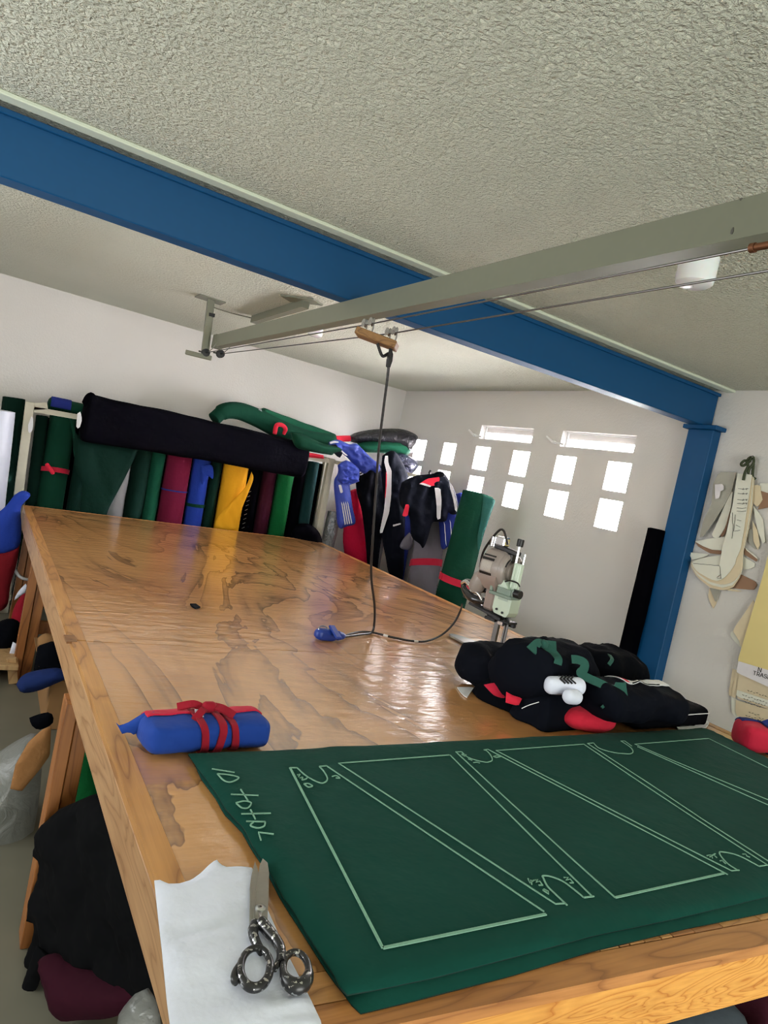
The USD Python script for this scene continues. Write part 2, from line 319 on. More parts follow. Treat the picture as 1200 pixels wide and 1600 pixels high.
CEILM = plaster('stucco_ceiling', (234, 236, 219), 78., .017, 1.0)
WALLM = plaster('painted_wall', (218, 215, 211), 60., .002, .35, .75)
FLOORM = paint('floor_cement', (112, 110, 96), .4, .15, .1, 6.)
BLUE = paint('blue_enamel', (0, 72, 120), .5, .06, .1, 30., spec=.3)
TRIM = paint('trim_white', (214, 222, 204), .5)
RAILM = paint('rail_grey', (116, 118, 102), .45, .05, .05)
STEEL = metal('bright_steel', (200, 200, 200), .25)
DARKSTEEL = metal('dark_steel', (110, 108, 106), .35)
BLACKP = paint('black_plastic', (16, 16, 18), .4)
RUBBER = paint('black_rubber', (18, 17, 17), .6)
WHITEP = paint('white_plastic', (236, 236, 236), .3)
PLY = mat('plywood_face', {'g': ('geometry', {}), 'mp': ('mapping', {'scale': (1.3, .62, 1.3), 'rotation': (0, 0, .35)}), 'n': ('noise_texture', {'scale': .95, 'detail': 5., 'roughness': .5, 'distortion': 1.1}),
    'mu': ('math', {'math_type': 'multiply', 'value2': 9.}), 'fr': ('math', {'math_type': 'fraction'}), 'r': ('rgb_ramp', {'ramp': [(0, (0, 0, 0)), (.05, (.25, .25, .25)), (.22, (.72, .72, .72)), (.6, (1, 1, 1)), (.97, (1, 1, 1)), (1, (.3, .3, .3))]}),
    'mk': ('noise_texture', {'scale': .9, 'detail': 2.}), 'mr': ('map_range', {'from_min': .40, 'from_max': .58, 'to_min': .25, 'to_max': 1., 'clamp': True}),
    'm1': ('mix', {'color1': lin((124, 80, 42)), 'color2': lin((206, 152, 92))}), 'm1b': ('mix', {'color1': lin((202, 146, 86))}),
    'nb': ('noise_texture', {'scale': 1.6, 'detail': 4., 'distortion': .6}), 'rb': ('rgb_ramp', {'ramp': [(.32, (.70, .56, .42)), (.5, (.95, .90, .84)), (.66, (1, 1, 1))]}), 'm3': ('mix', {'mix_type': 'multiply', 'fac': .8}),
    'mf': ('mapping', {'scale': (6, 150, 60)}), 'nf': ('noise_texture', {'scale': 1., 'detail': 3.}), 'rf': ('rgb_ramp', {'ramp': [(.3, (.82, .78, .72)), (.6, (1, 1, 1))]}), 'm4': ('mix', {'mix_type': 'multiply', 'fac': .4}),
    'ms': ('mapping', {'scale': (9, 22, 10), 'rotation': (0, 0, -.35)}), 'ns': ('noise_texture', {'scale': 1., 'detail': 3.}), 'b': ('bump', {'strength': .5, 'distance': .006}), 'b2': ('bump', {'strength': .1, 'distance': .002}),
    'p': ('principled_bsdf', {'roughness': .40, 'specular_ior_level': .5, 'coat_weight': 1., 'coat_roughness': .14, 'coat_ior': 2.2})},
    [('g.position', 'mp.vector'), ('mp.vector', 'n.vector'), ('n.fac', 'mu.value1'), ('mu.value', 'fr.value1'), ('fr.value', 'r.fac'), ('g.position', 'mk.vector'), ('mk.fac', 'mr.value'), ('r.color', 'm1.fac'),
     ('mr.result', 'm1b.fac'), ('m1.color', 'm1b.color2'), ('g.position', 'nb.vector'), ('nb.fac', 'rb.fac'), ('m1b.color', 'm3.color1'), ('rb.color', 'm3.color2'), ('g.position', 'mf.vector'), ('mf.vector', 'nf.vector'), ('nf.fac', 'rf.fac'),
     ('m3.color', 'm4.color1'), ('rf.color', 'm4.color2'), ('m4.color', 'p.base_color'), ('g.position', 'ms.vector'), ('ms.vector', 'ns.vector'), ('ns.fac', 'b.height'), ('nf.fac', 'b2.height'), ('b.normal', 'b2.normal'), ('b2.normal', 'p.normal'), ('b2.normal', 'p.coat_normal')], surface='p.BSDF')
EDGEL = wood('lipping_wood', (205, 150, 88), (150, 98, 52), 'y', 2.2, .32, 14., .5, .2)
EDGEX = wood('front_lipping_wood', (196, 138, 82), (150, 98, 56), 'x', 2.0, .35, 14.)
PINE = wood('front_pine', (232, 172, 88), (190, 118, 48), 'x', 4.0, .38, 26., .5, .1, 2.5)
PINEL = wood('side_pine', (190, 150, 108), (150, 108, 70), 'y', 2.5, .35, 14.)
LEGW = wood('leg_wood', (164, 106, 54), (118, 70, 32), 'z', 2.0, .45, 12.)
PALEW = wood('pale_wood', (200, 168, 120), (160, 120, 78), 'z', 2.0, .5, 12.)

# ------------------------------------------------------------------ setting
WT = .14
struct('floor', box(XL - .3, XW + .3, YF - .3, YW + .3, -.1, 0), FLOORM)
struct('ceiling', box(XL - .3, XW + .3, YF - .3, YW + .3, CEIL, CEIL + .15), CEILM)
struct('wall_back', box(XL - .3, XW + .3, YW, YW + WT, 0, CEIL), WALLM)
def wall_with_holes(axis, c0, c1, a0, a1, holes):
    """a wall slab at axis in c0..c1, from a0 to a1 along it, with rectangular holes (a0, a1, z0, z1)"""
    mk = lambda a, b, z0, z1, e=0: manifold3d.Manifold.cube((c1 - c0 + 2 * e, b - a, z1 - z0)).translate((c0 - e, a, z0)) if axis == 'x' else manifold3d.Manifold.cube((b - a, c1 - c0 + 2 * e, z1 - z0)).translate((a, c0 - e, z0))
    w = mk(a0, a1, 0, CEIL)
    for h in holes: w = w - mk(*h, e=.05)
    return w
BS = .205
blocks = [(5.865 - .513 * i, 1.958) for i in range(6)] + [(5.865 - .513 * i, 1.690) for i in range(6)]
blocks = [(3.336 + .5125 * i, z) for z in (1.955, 1.688) for i in range(6)]
louvres = [(3.245, 3.945), (4.275, 4.965)]
holes = [(y - BS / 2, y + BS / 2, z - BS / 2, z + BS / 2) for y, z in blocks] + [(a, b, 2.125, 2.248) for a, b in louvres]
wr = struct('wall_right', wall_with_holes('x', XW, XW + WT, YF - .3, YW + .1, holes), WALLM)
GBLOCK = mat('frosted_block_glass', {'t': ('translucent_bsdf', {'color': (1., 1., 1.)}), 'tr': ('transparent_bsdf', {'color': (.95, .96, .96)}), 'm': ('mix_closure', {'fac': .25}), 'g': ('glossy_bsdf', {'roughness': .12}), 'f': ('fresnel', {'IOR': 1.45}), 'm2': ('mix_closure', {})},
    [('t.BSDF', 'm.closure1'), ('tr.BSDF', 'm.closure2'), ('f.fac', 'm2.fac'), ('m.closure', 'm2.closure1'), ('g.BSDF', 'm2.closure2')], surface='m2.closure')
PANE = mat('window_glass', {'tr': ('transparent_bsdf', {'color': (.96, .97, .97)}), 'g': ('glossy_bsdf', {'roughness': .02}), 'f': ('fresnel', {'IOR': 1.5}), 'm2': ('mix_closure', {})},
    [('f.fac', 'm2.fac'), ('tr.BSDF', 'm2.closure1'), ('g.BSDF', 'm2.closure2')], surface='m2.closure')
for y, z in blocks:
    h = BS / 2
    obj('glass_block', box(XW + .035, XW + .055, y - h - .004, y + h + .004, z - h - .004, z + h + .004, .004), GBLOCK, wr)
for k, (a, b) in enumerate(louvres):
    w = thing(f'window_{k + 1}', None, None, (XW, (a + b) / 2, 2.125)); tag(w, kind='structure')
    obj('window_frame', [box(XW + .05, XW + .09, a, b, 2.125, 2.137), box(XW + .05, XW + .09, a, b, 2.236, 2.248), box(XW + .05, XW + .09, a, a + .014, 2.137, 2.236), box(XW + .05, XW + .09, b - .014, b, 2.137, 2.236)], WHITEP, w)
    obj('glass_slat', box(XW + .055, XW + .061, a + .014, b - .014, 2.137, 2.192), GBLOCK, w)
    obj('upper_panel', box(XW + .062, XW + .074, a + .014, b - .014, 2.19, 2.236), WALLM, w)
    obj('crank_handle', [cyl((XW - .005, b + .05, 2.15), (XW - .03, b + .05, 2.15), .012), bar((XW - .03, b + .05, 2.15), (XW - .02, b - .06, 2.14), .012, .012), bar((XW - .03, b + .055, 2.15), (XW - .04, b + .12, 2.19), .012, .014)], WHITEP, w)
# wall behind the camera with its wide doorway, left wall with its window
struct('wall_front', wall_with_holes('y', YF - WT, YF, XL - .3, XW + .3, [(-.5, 2.5, -.01, 2.3)]), WALLM)
struct('wall_left', wall_with_holes('x', XL - WT, XL, YF - .3, YW + .1, [(1.4, 3.8, 1.0, 2.2)]), WALLM)
# joint along the ceiling beside the beam
struct('trim_1', box(XL, XW, 2.60, 2.66, CEIL - .014, CEIL, .003), TRIM)

# steel portal
bm = thing('steel_beam', 'blue painted steel beam crossing the room under the ceiling', 'beam', (1, 2.7, 2.32))
obj('web', box(XL, XW - .005, 2.70, 2.80, 2.325, CEIL - .022, .004), BLUE, bm)
obj('upper_lip', box(XL, XW - .005, 2.685, 2.70, CEIL - .04, CEIL - .022, .002), BLUE, bm)
cl = thing('steel_column', 'blue painted steel column against the right wall under the beam', 'column', (XW, 2.7, 0))
obj('shaft', box(XW - .075, XW, 2.63, 2.805, 0, 2.30, .004), BLUE, cl)
obj('cap_plate', box(XW - .10, XW, 2.60, 2.83, 2.30, 2.325, .003), BLUE, cl)

# ------------------------------------------------------------------ cutting table
TQ = [V(.355, .739), V(2.761, .625), V(2.783, 5.80), V(.288, 5.40)]     # near-left, near-right, far-right, far-left corners of the top
def on(u, v): return (TQ[0] * (1 - u) + TQ[1] * u) * (1 - v) + (TQ[3] * (1 - u) + TQ[2] * u) * v
def quad_prism(cs, z0, z1, b=0.):
    c = np.array(cs); ce = c.mean(0); pts = []
    if b > 0:
        ci = c + (ce - c) / np.linalg.norm(ce - c, axis=1, keepdims=True) * b * 1.4
        pts = [(*p, z) for p in c for z in (z0, z1 - b)] + [(*p, z1) for p in ci]
    else: pts = [(*p, z) for p in c for z in (z0, z1)]
    return trimesh.convex.convex_hull(np.array(pts))
tb = thing('cutting_table', 'large plywood cutting table with pine edges and trestle legs', 'table', (*on(.5, .5), 0))
uw, ex = .019, .012      # lipping width (fraction), front lipping
vj = .345
for v0, v1 in ((ex + .0064, vj - .0004), (vj + .0004, .72), (.7206, .992)):
    obj('plywood_sheet', quad_prism([on(uw, v0), on(1 - uw, v0), on(1 - uw, v1), on(uw, v1)], TZ - .018, TZ), PLY, tb)
for v0, v1 in ((ex, vj), (vj + .0006, .992)):
    for u0, u1 in ((0, uw - .0003), (1 - uw + .0003, 1)):
        obj('edge_strip', quad_prism([on(u0, v0), on(u1, v0), on(u1, v1), on(u0, v1)], TZ - .018, TZ + .0012, .003), EDGEL, tb)
obj('edge_strip', quad_prism([on(0, .9925), on(1, .9925), on(1, 1), on(0, 1)], TZ - .018, TZ + .001, .003), EDGEX, tb)
obj('front_strip', quad_prism([on(0, -.006), on(1, -.006), on(1, .0056), on(0, .0056)], TZ - .02, TZ + .001, .006), EDGEX, tb)
FILL = [wood('filler_wood_' + k, c, d, 'x', 3., .4) for k, c, d in (('tan', (200, 148, 92), (150, 104, 62)), ('brown', (176, 122, 76), (130, 88, 52)), ('pale', (214, 164, 106), (166, 118, 72)))]
us = [uw, .12, .2, .27]
for x_ in (790, 862, 932, 961, 977, 1000, 1025, 1042, 1075, 1117): us.append((P(x_, 1480 - (x_ - 932) * .22, Z=TZ)[0] - .355) / 2.406)
us += [us[-1] + .05, us[-1] + .12, .78, .9, 1 - uw]
for k, (a, b) in enumerate(zip(us[:-1], us[1:])): obj('filler_block', quad_prism([on(a + .0006, .0062), on(b - .0006, .0062), on(b - .0004, ex + .006), on(a + .0004, ex + .006)], TZ - .016, TZ + .0008 + .0004 * (k % 3), .001), FILL[(k * 2 + k // 3) % 3], tb)
AP = .105
def apron(u0, v0, u1, v1, m, name, t=.022):
    a, b = on(u0, v0), on(u1, v1); obj(name, bar((*a, TZ - .02 - AP / 2), (*b, TZ - .02 - AP / 2), t, AP, up=(0, 0, 1), b=.002), m, tb)
apron(.004, -.002, .996, -.002, PINE, 'front_apron')
apron(.0045, .005, .0045, .993, PINEL, 'side_apron')
apron(.9955, .005, .9955, .993, PINEL, 'side_apron')
apron(.01, .997, .99, .997, PINEL, 'end_apron')
for x0, x1, w2, y0 in ((.322, .356, .046, 2.13), (.338, .383, .058, 4.42), (.32, .36, .05, 5.2), (.70, .74, .05, .95), (2.69, 2.73, .05, 2.13), (2.69, 2.73, .05, 4.42), (2.69, 2.73, .05, 5.4), (2.3, 2.34, .05, .95)):
    obj('leg', box(x0, x1, y0, y0 + .085, 0, TZ - .02 - AP, .002), LEGW, tb)
    obj('leg', box(x1 + .004, x1 + w2, y0 + .015, y0 + .08, 0, TZ - .02, .002), LEGW, tb)
for xa, xb, y0 in ((.36, 2.69, 2.19), (.39, 2.69, 4.48), (.74, 2.3, 1.0)):
    obj('stretcher', box(xa, xb, y0, y0 + .03, .26, .34, .002), LEGW, tb)
jp = [P(x, y, Z=TZ + .0015)[:2] for x, y in ((99, 992), (116, 992), (121, 1003), (104, 1003))]
obj('joint_patch', quad_prism(jp, TZ - .004, TZ + .0022), wood('patch_wood', (150, 108, 72), (120, 80, 50), 'x', 3., .4), tb)

# ------------------------------------------------------------------ overhead rail, wires, trolley and cable
RX = 1.215
rl = thing('overhead_rail', 'grey steel overhead rail hung from the ceiling above the table', 'rail', (RX, 2.5, 2.28))
obj('channel', [box(RX - .004, RX, -1.2, 4.77, 2.242, 2.325), box(RX, RX + .05, -1.2, 4.77, 2.242, 2.246), box(RX, RX + .05, -1.2, 4.77, 2.321, 2.325)], RAILM, rl)
obj('end_cap', box(RX - .007, RX + .052, 4.72, 4.80, 2.238, 2.329, .003), RAILM, rl)
obj('hanger', [bar((RX - .045, 4.80, 2.19), (RX - .072, 4.80, CEIL - .004), .035, .03, up=(0, 1, 0)), bar((RX - .015, 4.82, 2.19), (RX - .045, 4.82, CEIL - .004), .012, .03, up=(0, 1, 0))], RAILM, rl)
obj('ceiling_plate', box(RX - .16, RX + .02, 4.74, 4.88, CEIL - .008, CEIL), RAILM, rl)
obj('clamp_band', bar((RX - .045, 4.80, 2.44), (RX - .047, 4.80, 2.462), .04, .036, up=(0, 1, 0)), BLACKP, rl)
cb = P(290, 550, Y=4.76); ce_ = P(331, 560, Y=4.70)
obj('cross_bar', bar(cb, ce_, .03, .03, up=(0, 0, 1), b=.003), RAILM, rl)
def proj(p):
    q = np.asarray(p) - CAM; c = np.dot(q, _f); return 600 + FOC * np.dot(q, _rt) / c, 800 - FOC * np.dot(q, _up) / c
def wire(a, b, mx, my):
    """a guide wire from a to b, pulled down where the trolley hangs"""
    best = min(np.linspace(0, 1, 2001), key=lambda t: abs(proj(a + (b - a) * t)[0] - mx)); q = a + (b - a) * best
    return [a, P(mx, my, Y=q[1]), b, b + (b - P(mx, my, Y=q[1])) * .9]
W1 = wire(P(322, 551, Y=4.70), P(1200, 383, Z=2.185), 575, 507)
W2 = wire(P(345, 553, Y=4.66), P(1200, 423, Z=2.165), 612, 521)
for k, W in enumerate((W1, W2)):
    obj('guide_wire', tube(W, .0028, 8), DARKSTEEL, rl)
    a0 = W[0]
    obj('pulley', lathe([(.006, -.018), (.026, -.017), (.026, -.012), (.014, -.006), (.014, .006), (.026, .012), (.026, .017), (.006, .018)], a0 + V(0, .01, 0), (0, 1, 0), 20), BLACKP, rl)
    obj('pulley_pin', cyl(a0 + V(0, .01, 0), a0 + V(-.03, .07, .006), .006), DARKSTEEL, rl)
    hk = spline([a0 + V(0, .0, .0), a0 + V(.03, -.01, .03), a0 + V(.05, -.02, .075), V(RX + .02, a0[1] - .03, 2.25)], 5)
    obj('wire_hook', tube(hk, .003, 6), STEEL, rl)
tu = thing('turnbuckle', 'rusty steel turnbuckle clamped on the upper guide wire', 'turnbuckle', P(1190, 385, Z=2.186))
ta, tbb = P(1174, 387.8, Z=2.185), P(1230, 377.2, Z=2.185)
RUST = metal('rusty_steel', (120, 82, 60), .6)
obj('barrel', cyl(ta, tbb, .007), RUST, tu); obj('collar', cyl(ta + (tbb - ta) * -.02, ta + (tbb - ta) * .12, .009), RUST, tu)

t1, t2 = W1[1], W2[1]
mid = (t1 + t2) / 2; tr = thing('cable_trolley', 'small wooden trolley running on the two guide wires', 'trolley', mid)
ax = t2 - t1; ax /= np.linalg.norm(ax)
WOODT = wood('trolley_wood', (142, 104, 62), (92, 62, 34), 'x', 3, .6)
lo = V(0, 0, -.04)
obj('wooden_plate', bar(t1 - ax * .035 + lo, t2 + ax * .03 + lo, .085, .028, up=(0, 0, 1), b=.003), WOODT, tr)
for c in (t1 - V(0, .025, 0), t1 + V(0, .03, 0), t2 - V(0, .02, 0), t2 + V(0, .03, 0)):
    obj('wheel', lathe([(.003, -.006), (.016, -.006), (.010, 0), (.016, .006), (.003, .006)], c + V(0, 0, .008), (1, 0, 0), 16), STEEL, tr)
    obj('wheel_bracket', tube(spline([c + V(.009, 0, .008), c + V(.012, 0, -.01), c + V(.01, 0, -.03)], 4), .003, 6), STEEL, tr)
kn = P(606, 553, Y=mid[1])
obj('cable_knot', [tube(spline([t2 + lo + V(-.05, 0, -.012), t2 + lo + V(-.02, 0, -.05), kn], 5), .006, 8), tube(spline([t2 + lo + V(.01, 0, -.012), t2 + lo + V(0.01, 0, -.04), kn], 5), .007, 8)], RUBBER, tr)
# power cable down to the table
CABLE = paint('cable_black', (26, 22, 22), .45)
y0 = mid[1]
pl0 = P(583, 985, Z=TZ + .02)
cpts = [kn]
yy = np.linspace(kn[1], pl0[1], 8)
for (px, py), y in zip([(607, 575), (599, 640), (592, 700), (588, 760), (582, 850), (580, 900), (585, 945), (585, 972)], yy): cpts.append(P(px, py, Y=y))
hook = P(581, 988, Z=TZ + .012); tail = P(566, 991, Z=TZ + .012); end = P(538, 995, Z=TZ + .016)
obj('hanging_cable', tube(spline(cpts + [hook, tail, end], 8), .0055, 8), CABLE, label='black power cable hanging from the wooden trolley down to the table', cat='cable')
ck = thing('cable_tie', 'thick taped knot just below the wooden trolley on the hanging cable', 'cable tie', kn)
obj('tape_wrap', lathe([(.002, 0), (.009, .004), (.012, .03), (.009, .055), (.004, .065)], P(606, 575, Y=yy[0]) , (0, 0, 1), 12), RUBBER, ck)
mc = [end + V(.0, .012, .0), P(560, 987.5, Z=TZ + .007), P(583, 988.5, Z=TZ + .007), P(610, 995, Z=TZ + .01), P(640, 1001, Z=TZ + .01), P(665, 1002, Z=TZ + .012), P(690, 992, Z=TZ + .03), P(708, 975, Z=TZ + .09), P(719, 955, Z=TZ + .16), P(722, 944, Z=TZ + .205)]
TAPEW = paint('white_tape', (214, 206, 200), .6)
mco = thing('machine_cord', 'black power cord lying on the table from blue plug to cutting machine', 'cord', mc[4])
mcs = spline(mc, 8); obj('cord', tube(mcs, .005, 8), CABLE, mco)
for px_ in (602, 651):
    k = int(np.argmin([abs(proj(p)[0] - px_) for p in mcs])); obj('tape_band', tube(mcs[k - 1:k + 2], .0062, 10), TAPEW, mco)
PLUGB = paint('plug_blue', (18, 52, 140), .4)
pg = thing('blue_plug', 'blue plastic plug connector lying on the plywood beside the cable end', 'plug', P(515, 992, Z=TZ))
pa, pb = P(492, 990, Z=TZ + .028), P(538, 994, Z=TZ + .024)
obj('connector_body', Loft(pa, pa + (pb - pa) * .75, .026, .024, end=.03, ex=3.).body(14, 24), PLUGB, pg)
obj('cable_gland', Loft(pa + (pb - pa) * .7, pb + (pb - pa) * .04, .024, .022, end=.015, bulge=lambda u, p: 1.1 - .6 * u).body(12, 20), PLUGB, pg)
ca, cb2 = P(530, 998, Z=TZ + .035), P(518, 978, Z=TZ + .062)
obj('flip_lid', bar(ca, cb2, .03, .012, b=.004), PLUGB, pg)
obj('handle_ring', tube(pa + (pb - pa) * .25 + np.array([(math.cos(t) * .022 * 1.0, math.sin(t) * .01, .021 + .012 * math.sin(t)) for t in np.linspace(0, 2 * PI, 18, endpoint=False)]), .0035, 6, True), STEEL, pg)

# ceiling lamps and conduit
def bulb_lamp(c, r, hb, hl, label):
    t = thing('ceiling_bulb', label, 'lamp', (c[0], c[1], CEIL))
    obj('lamp_holder', lathe([(.002, 0), (r * .86, 0), (r * .9, -.01), (r * .9, -hb), (r * .7, -hb - .006), (.002, -hb - .006)], (c[0], c[1], CEIL), (0, 0, 1), 40), WHITEP, t, smooth=35)
    z0 = CEIL - hb
    obj('bulb', lathe([(.002, 0), (r * .9, 0), (r * 1.0, -.012), (r, -hl * .75), (r * .94, -hl * .9), (r * .75, -hl * .98), (.002, -hl)], (c[0], c[1], z0), (0, 0, 1), 40), BULB, t, smooth=40)
BULB = mat('frosted_bulb', {'p': ('principled_bsdf', {'base_color': (.80, .81, .84), 'roughness': .18, 'subsurface_weight': .3, 'subsurface_scale': .02})}, surface='p.BSDF')
lc = P(1096, 392, Z=CEIL - .05)
bulb_lamp((lc[0], lc[1]), .058, .06, .10, 'large white bulb on the ceiling beside the grey rail in front of the beam')
lc2 = P(494, 512, Z=CEIL - .05)
bulb_lamp((lc2[0], lc2[1]), .05, .04, .07, 'small white bulb on the far ceiling half hidden behind the rail')
ctn = thing('ceiling_conduit', 'flat grey metal conduit box on the ceiling behind the rail', 'conduit', P(440, 488, Z=CEIL))
q0, q1 = P(397, 500, Z=CEIL - .025), P(478, 475, Z=CEIL - .025)
obj('tray', bar(q0, q1, .05, .05, up=(0, 0, 1), b=.003), RAILM, ctn); obj('lid', bar(q1 + V(.05, -.06, .02), q1 + V(-.09, .12, .02), .12, .008, up=(0, 0, 1)), RAILM, ctn)
obj('feed_wire', tube(spline([P(332, 480, Z=CEIL - .012), P(365, 490, Z=CEIL - .012), q0 + V(0, 0, .01)], 6), .005, 6), RAILM, ctn)

# ------------------------------------------------------------------ green cloth on the table, with chalk lines
GREEN = fabric('bottle_green_cloth', (10, 63, 54), .95, .1, spec=.12)
CHALK = paint('tailor_chalk', (124, 168, 146), .95, .2, .3, 200.)
def tabled(pts, z=TZ): return [P(x, y, Z=z) for x, y in pts]
gc = thing('green_cloth', 'bottle green cloth spread on the table and marked with chalk pattern outlines', 'cloth', P(800, 1300, Z=TZ))
H0, H1 = .016, .030
low = [(300, 1172), (316, 1208), (340, 1240), (352, 1262), (380, 1290), (396, 1318), (418, 1350), (440, 1392), (458, 1420), (478, 1450), (496, 1478), (520, 1515), (545, 1545), (562, 1571), (640, 1553), (800, 1513), (930, 1475), (1075, 1441), (1200, 1417), (1330, 1385), (1440, 1330), (1300, 1230), (1186, 1178), (1120, 1145), (1098, 1136), (1030, 1140), (900, 1146), (760, 1153), (600, 1160), (420, 1169)]
def cloth_layer(px, z0, z1, seed, edge=.006):
    pts, tri, d, n = fill(np.array([P(x, y, Z=z1)[:2] for x, y in px]), .022)
    p3 = np.c_[pts, np.full(len(pts), z1)]
    k = np.clip(d / .05, 0, 1)
    top = p3.copy(); top[:, 2] = z0 + .004 + (z1 - z0 - .004) * np.sqrt(k * (2 - k)) + .004 * nz(p3, 9, seed) * (1 - .6 * k) + .0015 * nz(p3, 5, seed + 3)
    bot = p3.copy(); bot[:, 2] = z0
    top[:n, 2] += .006 * np.clip(nz(p3[:n], 16, seed + 7), 0, 1)
    return close_sheet(top, bot, tri, n)
obj('lower_ply', cloth_layer(low, TZ + .0015, TZ + H0, 3), GREEN, gc, smooth=True)
upq = [(296, 1170), (318, 1200), (342, 1232), (356, 1256), (384, 1284), (398, 1312), (422, 1346), (444, 1388), (462, 1412), (482, 1446), (500, 1472), (524, 1508), (540, 1541), (556, 1538), (600, 1530), (680, 1514), (800, 1484), (930, 1450), (1060, 1424), (1200, 1392), (1330, 1360), (1440, 1318), (1300, 1226), (1186, 1174), (1120, 1141), (1098, 1133), (1030, 1137), (900, 1143), (760, 1150), (600, 1157), (420, 1166)]
obj('upper_ply', cloth_layer(upq, TZ + H0 - .002, TZ + H1, 9), GREEN, gc, smooth=True)
ZC = TZ + H1 + .001
def chalk(pts, w=.0036, sm=0):
    w *= .8
    q = np.array(tabled(pts, ZC))
    if sm: q = spline(q, 6)
    else:
        o = [q[0]]
        for a, b in zip(q[:-1], q[1:]): o += [a + (b - a) * t for t in np.linspace(0, 1, max(2, int(np.linalg.norm(b - a) / .03)))[1:]]
        q = np.array(o)
    q[:, 2] += .0008
    wv = w * (1 + .5 * nz(q, 40, 5))
    obj('chalk_line', ribbon(q, wv, .002, (0, 0, 1)), CHALK, gc)

L = chalk
L([(453, 1200), (598, 1482)], .006); L([(598, 1482), (853, 1429)], .007); L([(850, 1425), (510, 1197)])
L([(453, 1200), (464, 1200)]); L([(464, 1200), (476, 1211), (489, 1219), (502, 1224), (510, 1221), (511, 1215), (506, 1206), (499, 1198)], sm=1); L([(499, 1198), (510, 1197)])
L([(702, 1180), (529, 1193), (868, 1413), (883, 1412)]); L([(886, 1415), (867, 1397), (855, 1385), (849, 1373), (848, 1369), (860, 1370), (880, 1378), (900, 1393), (912, 1403)], sm=1); L([(912, 1403), (928, 1401)])
L([(925, 1401), (863, 1340), (762, 1239), (703, 1180)])
L([(721, 1175), (712, 1175), (781, 1239), (891, 1340), (961, 1403)]); L([(961, 1403), (1131, 1365)], .006)
L([(721, 1175), (730, 1183), (743, 1188), (757, 1191), (763, 1191), (769, 1188), (767, 1181), (761, 1174), (756, 1172)], sm=1); L([(756, 1172), (762, 1171), (850, 1217), (1050, 1321), (1137, 1367)])
L([(912, 1163), (775, 1173), (850, 1212), (1050, 1314), (1143, 1361), (1155, 1360)]); L([(1154, 1361), (1137, 1350), (1127, 1339), (1124, 1332), (1132, 1332), (1147, 1335), (1162, 1341), (1175, 1348), (1186, 1354)], sm=1)
L([(1186, 1354), (1199, 1352), (1087, 1280), (1010, 1229), (912, 1163)]); L([(927, 1161), (918, 1162), (1021, 1229), (1097, 1280), (1199, 1345), (1240, 1371)])
L([(927, 1161), (934, 1168), (943, 1172), (954, 1175), (965, 1177), (977, 1178), (985, 1178), (989, 1175), (986, 1169), (978, 1163), (970, 1158)], sm=1); L([(970, 1158), (976, 1158), (987, 1166)])
L([(1107, 1154), (992, 1163), (1050, 1188), (1200, 1250), (1260, 1276)]); L([(996, 1167), (1050, 1191), (1200, 1258), (1260, 1285)]); L([(1107, 1154), (1200, 1200), (1250, 1226)], .003)
cA = lambda q: [(330 + x / 5.217, 1140 + y / 5.217) for x, y in q]
cC = lambda q: [(800 + x / 6, 1340 + y / 6) for x, y in q]
cB = lambda q: [(690 + x / 7.5, 1140 + y / 7.5) for x, y in q]
cE = lambda q: [(1050 + x / 8, 1280 + y / 8) for x, y in q]
for q in ([(5, 322), (190, 352)], [(50, 362), (100, 415), (160, 430), (225, 395), (150, 372), (50, 362)], [(160, 530), (385, 540)], [(240, 490), (300, 582)], [(200, 600), (270, 585), (325, 600), (300, 640), (250, 640), (205, 605)],
          [(245, 690), (485, 685)], [(320, 655), (360, 735)], [(285, 750), (440, 755)], [(345, 757), (320, 785), (380, 805), (430, 790), (440, 757)], [(405, 905), (385, 840), (510, 855)],
          [(700, 372), (722, 372)], [(712, 388), (722, 366)], [(722, 398), (745, 392), (740, 412), (770, 405), (782, 395)], [(755, 445), (790, 470), (825, 462), (790, 442), (755, 445)], [(985, 385), (1020, 378), (1048, 398), (1015, 396)]):
    L(cA(q), .0034, 1 if len(q) > 3 else 0)
for q in ([(150, 200), (165, 240), (205, 215)], [(175, 215), (185, 255)], [(215, 215), (240, 210), (225, 235), (260, 225), (285, 262), (250, 262)], [(290, 310), (345, 345), (340, 320), (300, 300), (290, 310)], [(485, 190), (525, 190), (505, 215), (545, 205), (575, 240), (540, 240)]):
    L(cC(q), .003)
for q in ([(230, 290), (290, 300), (270, 315), (235, 295)], [(310, 345), (360, 365)], [(370, 390), (410, 385), (450, 395)], [(605, 318), (650, 305), (690, 320), (640, 330), (605, 318)]): L(cB(q), .003)
for q in ([(435, 460), (485, 450), (505, 490)], [(470, 475), (540, 435)], [(530, 460), (560, 485)], [(600, 525), (625, 520), (670, 560)], [(880, 440), (920, 440), (935, 465), (975, 480)]): L(cE(q), .0028)

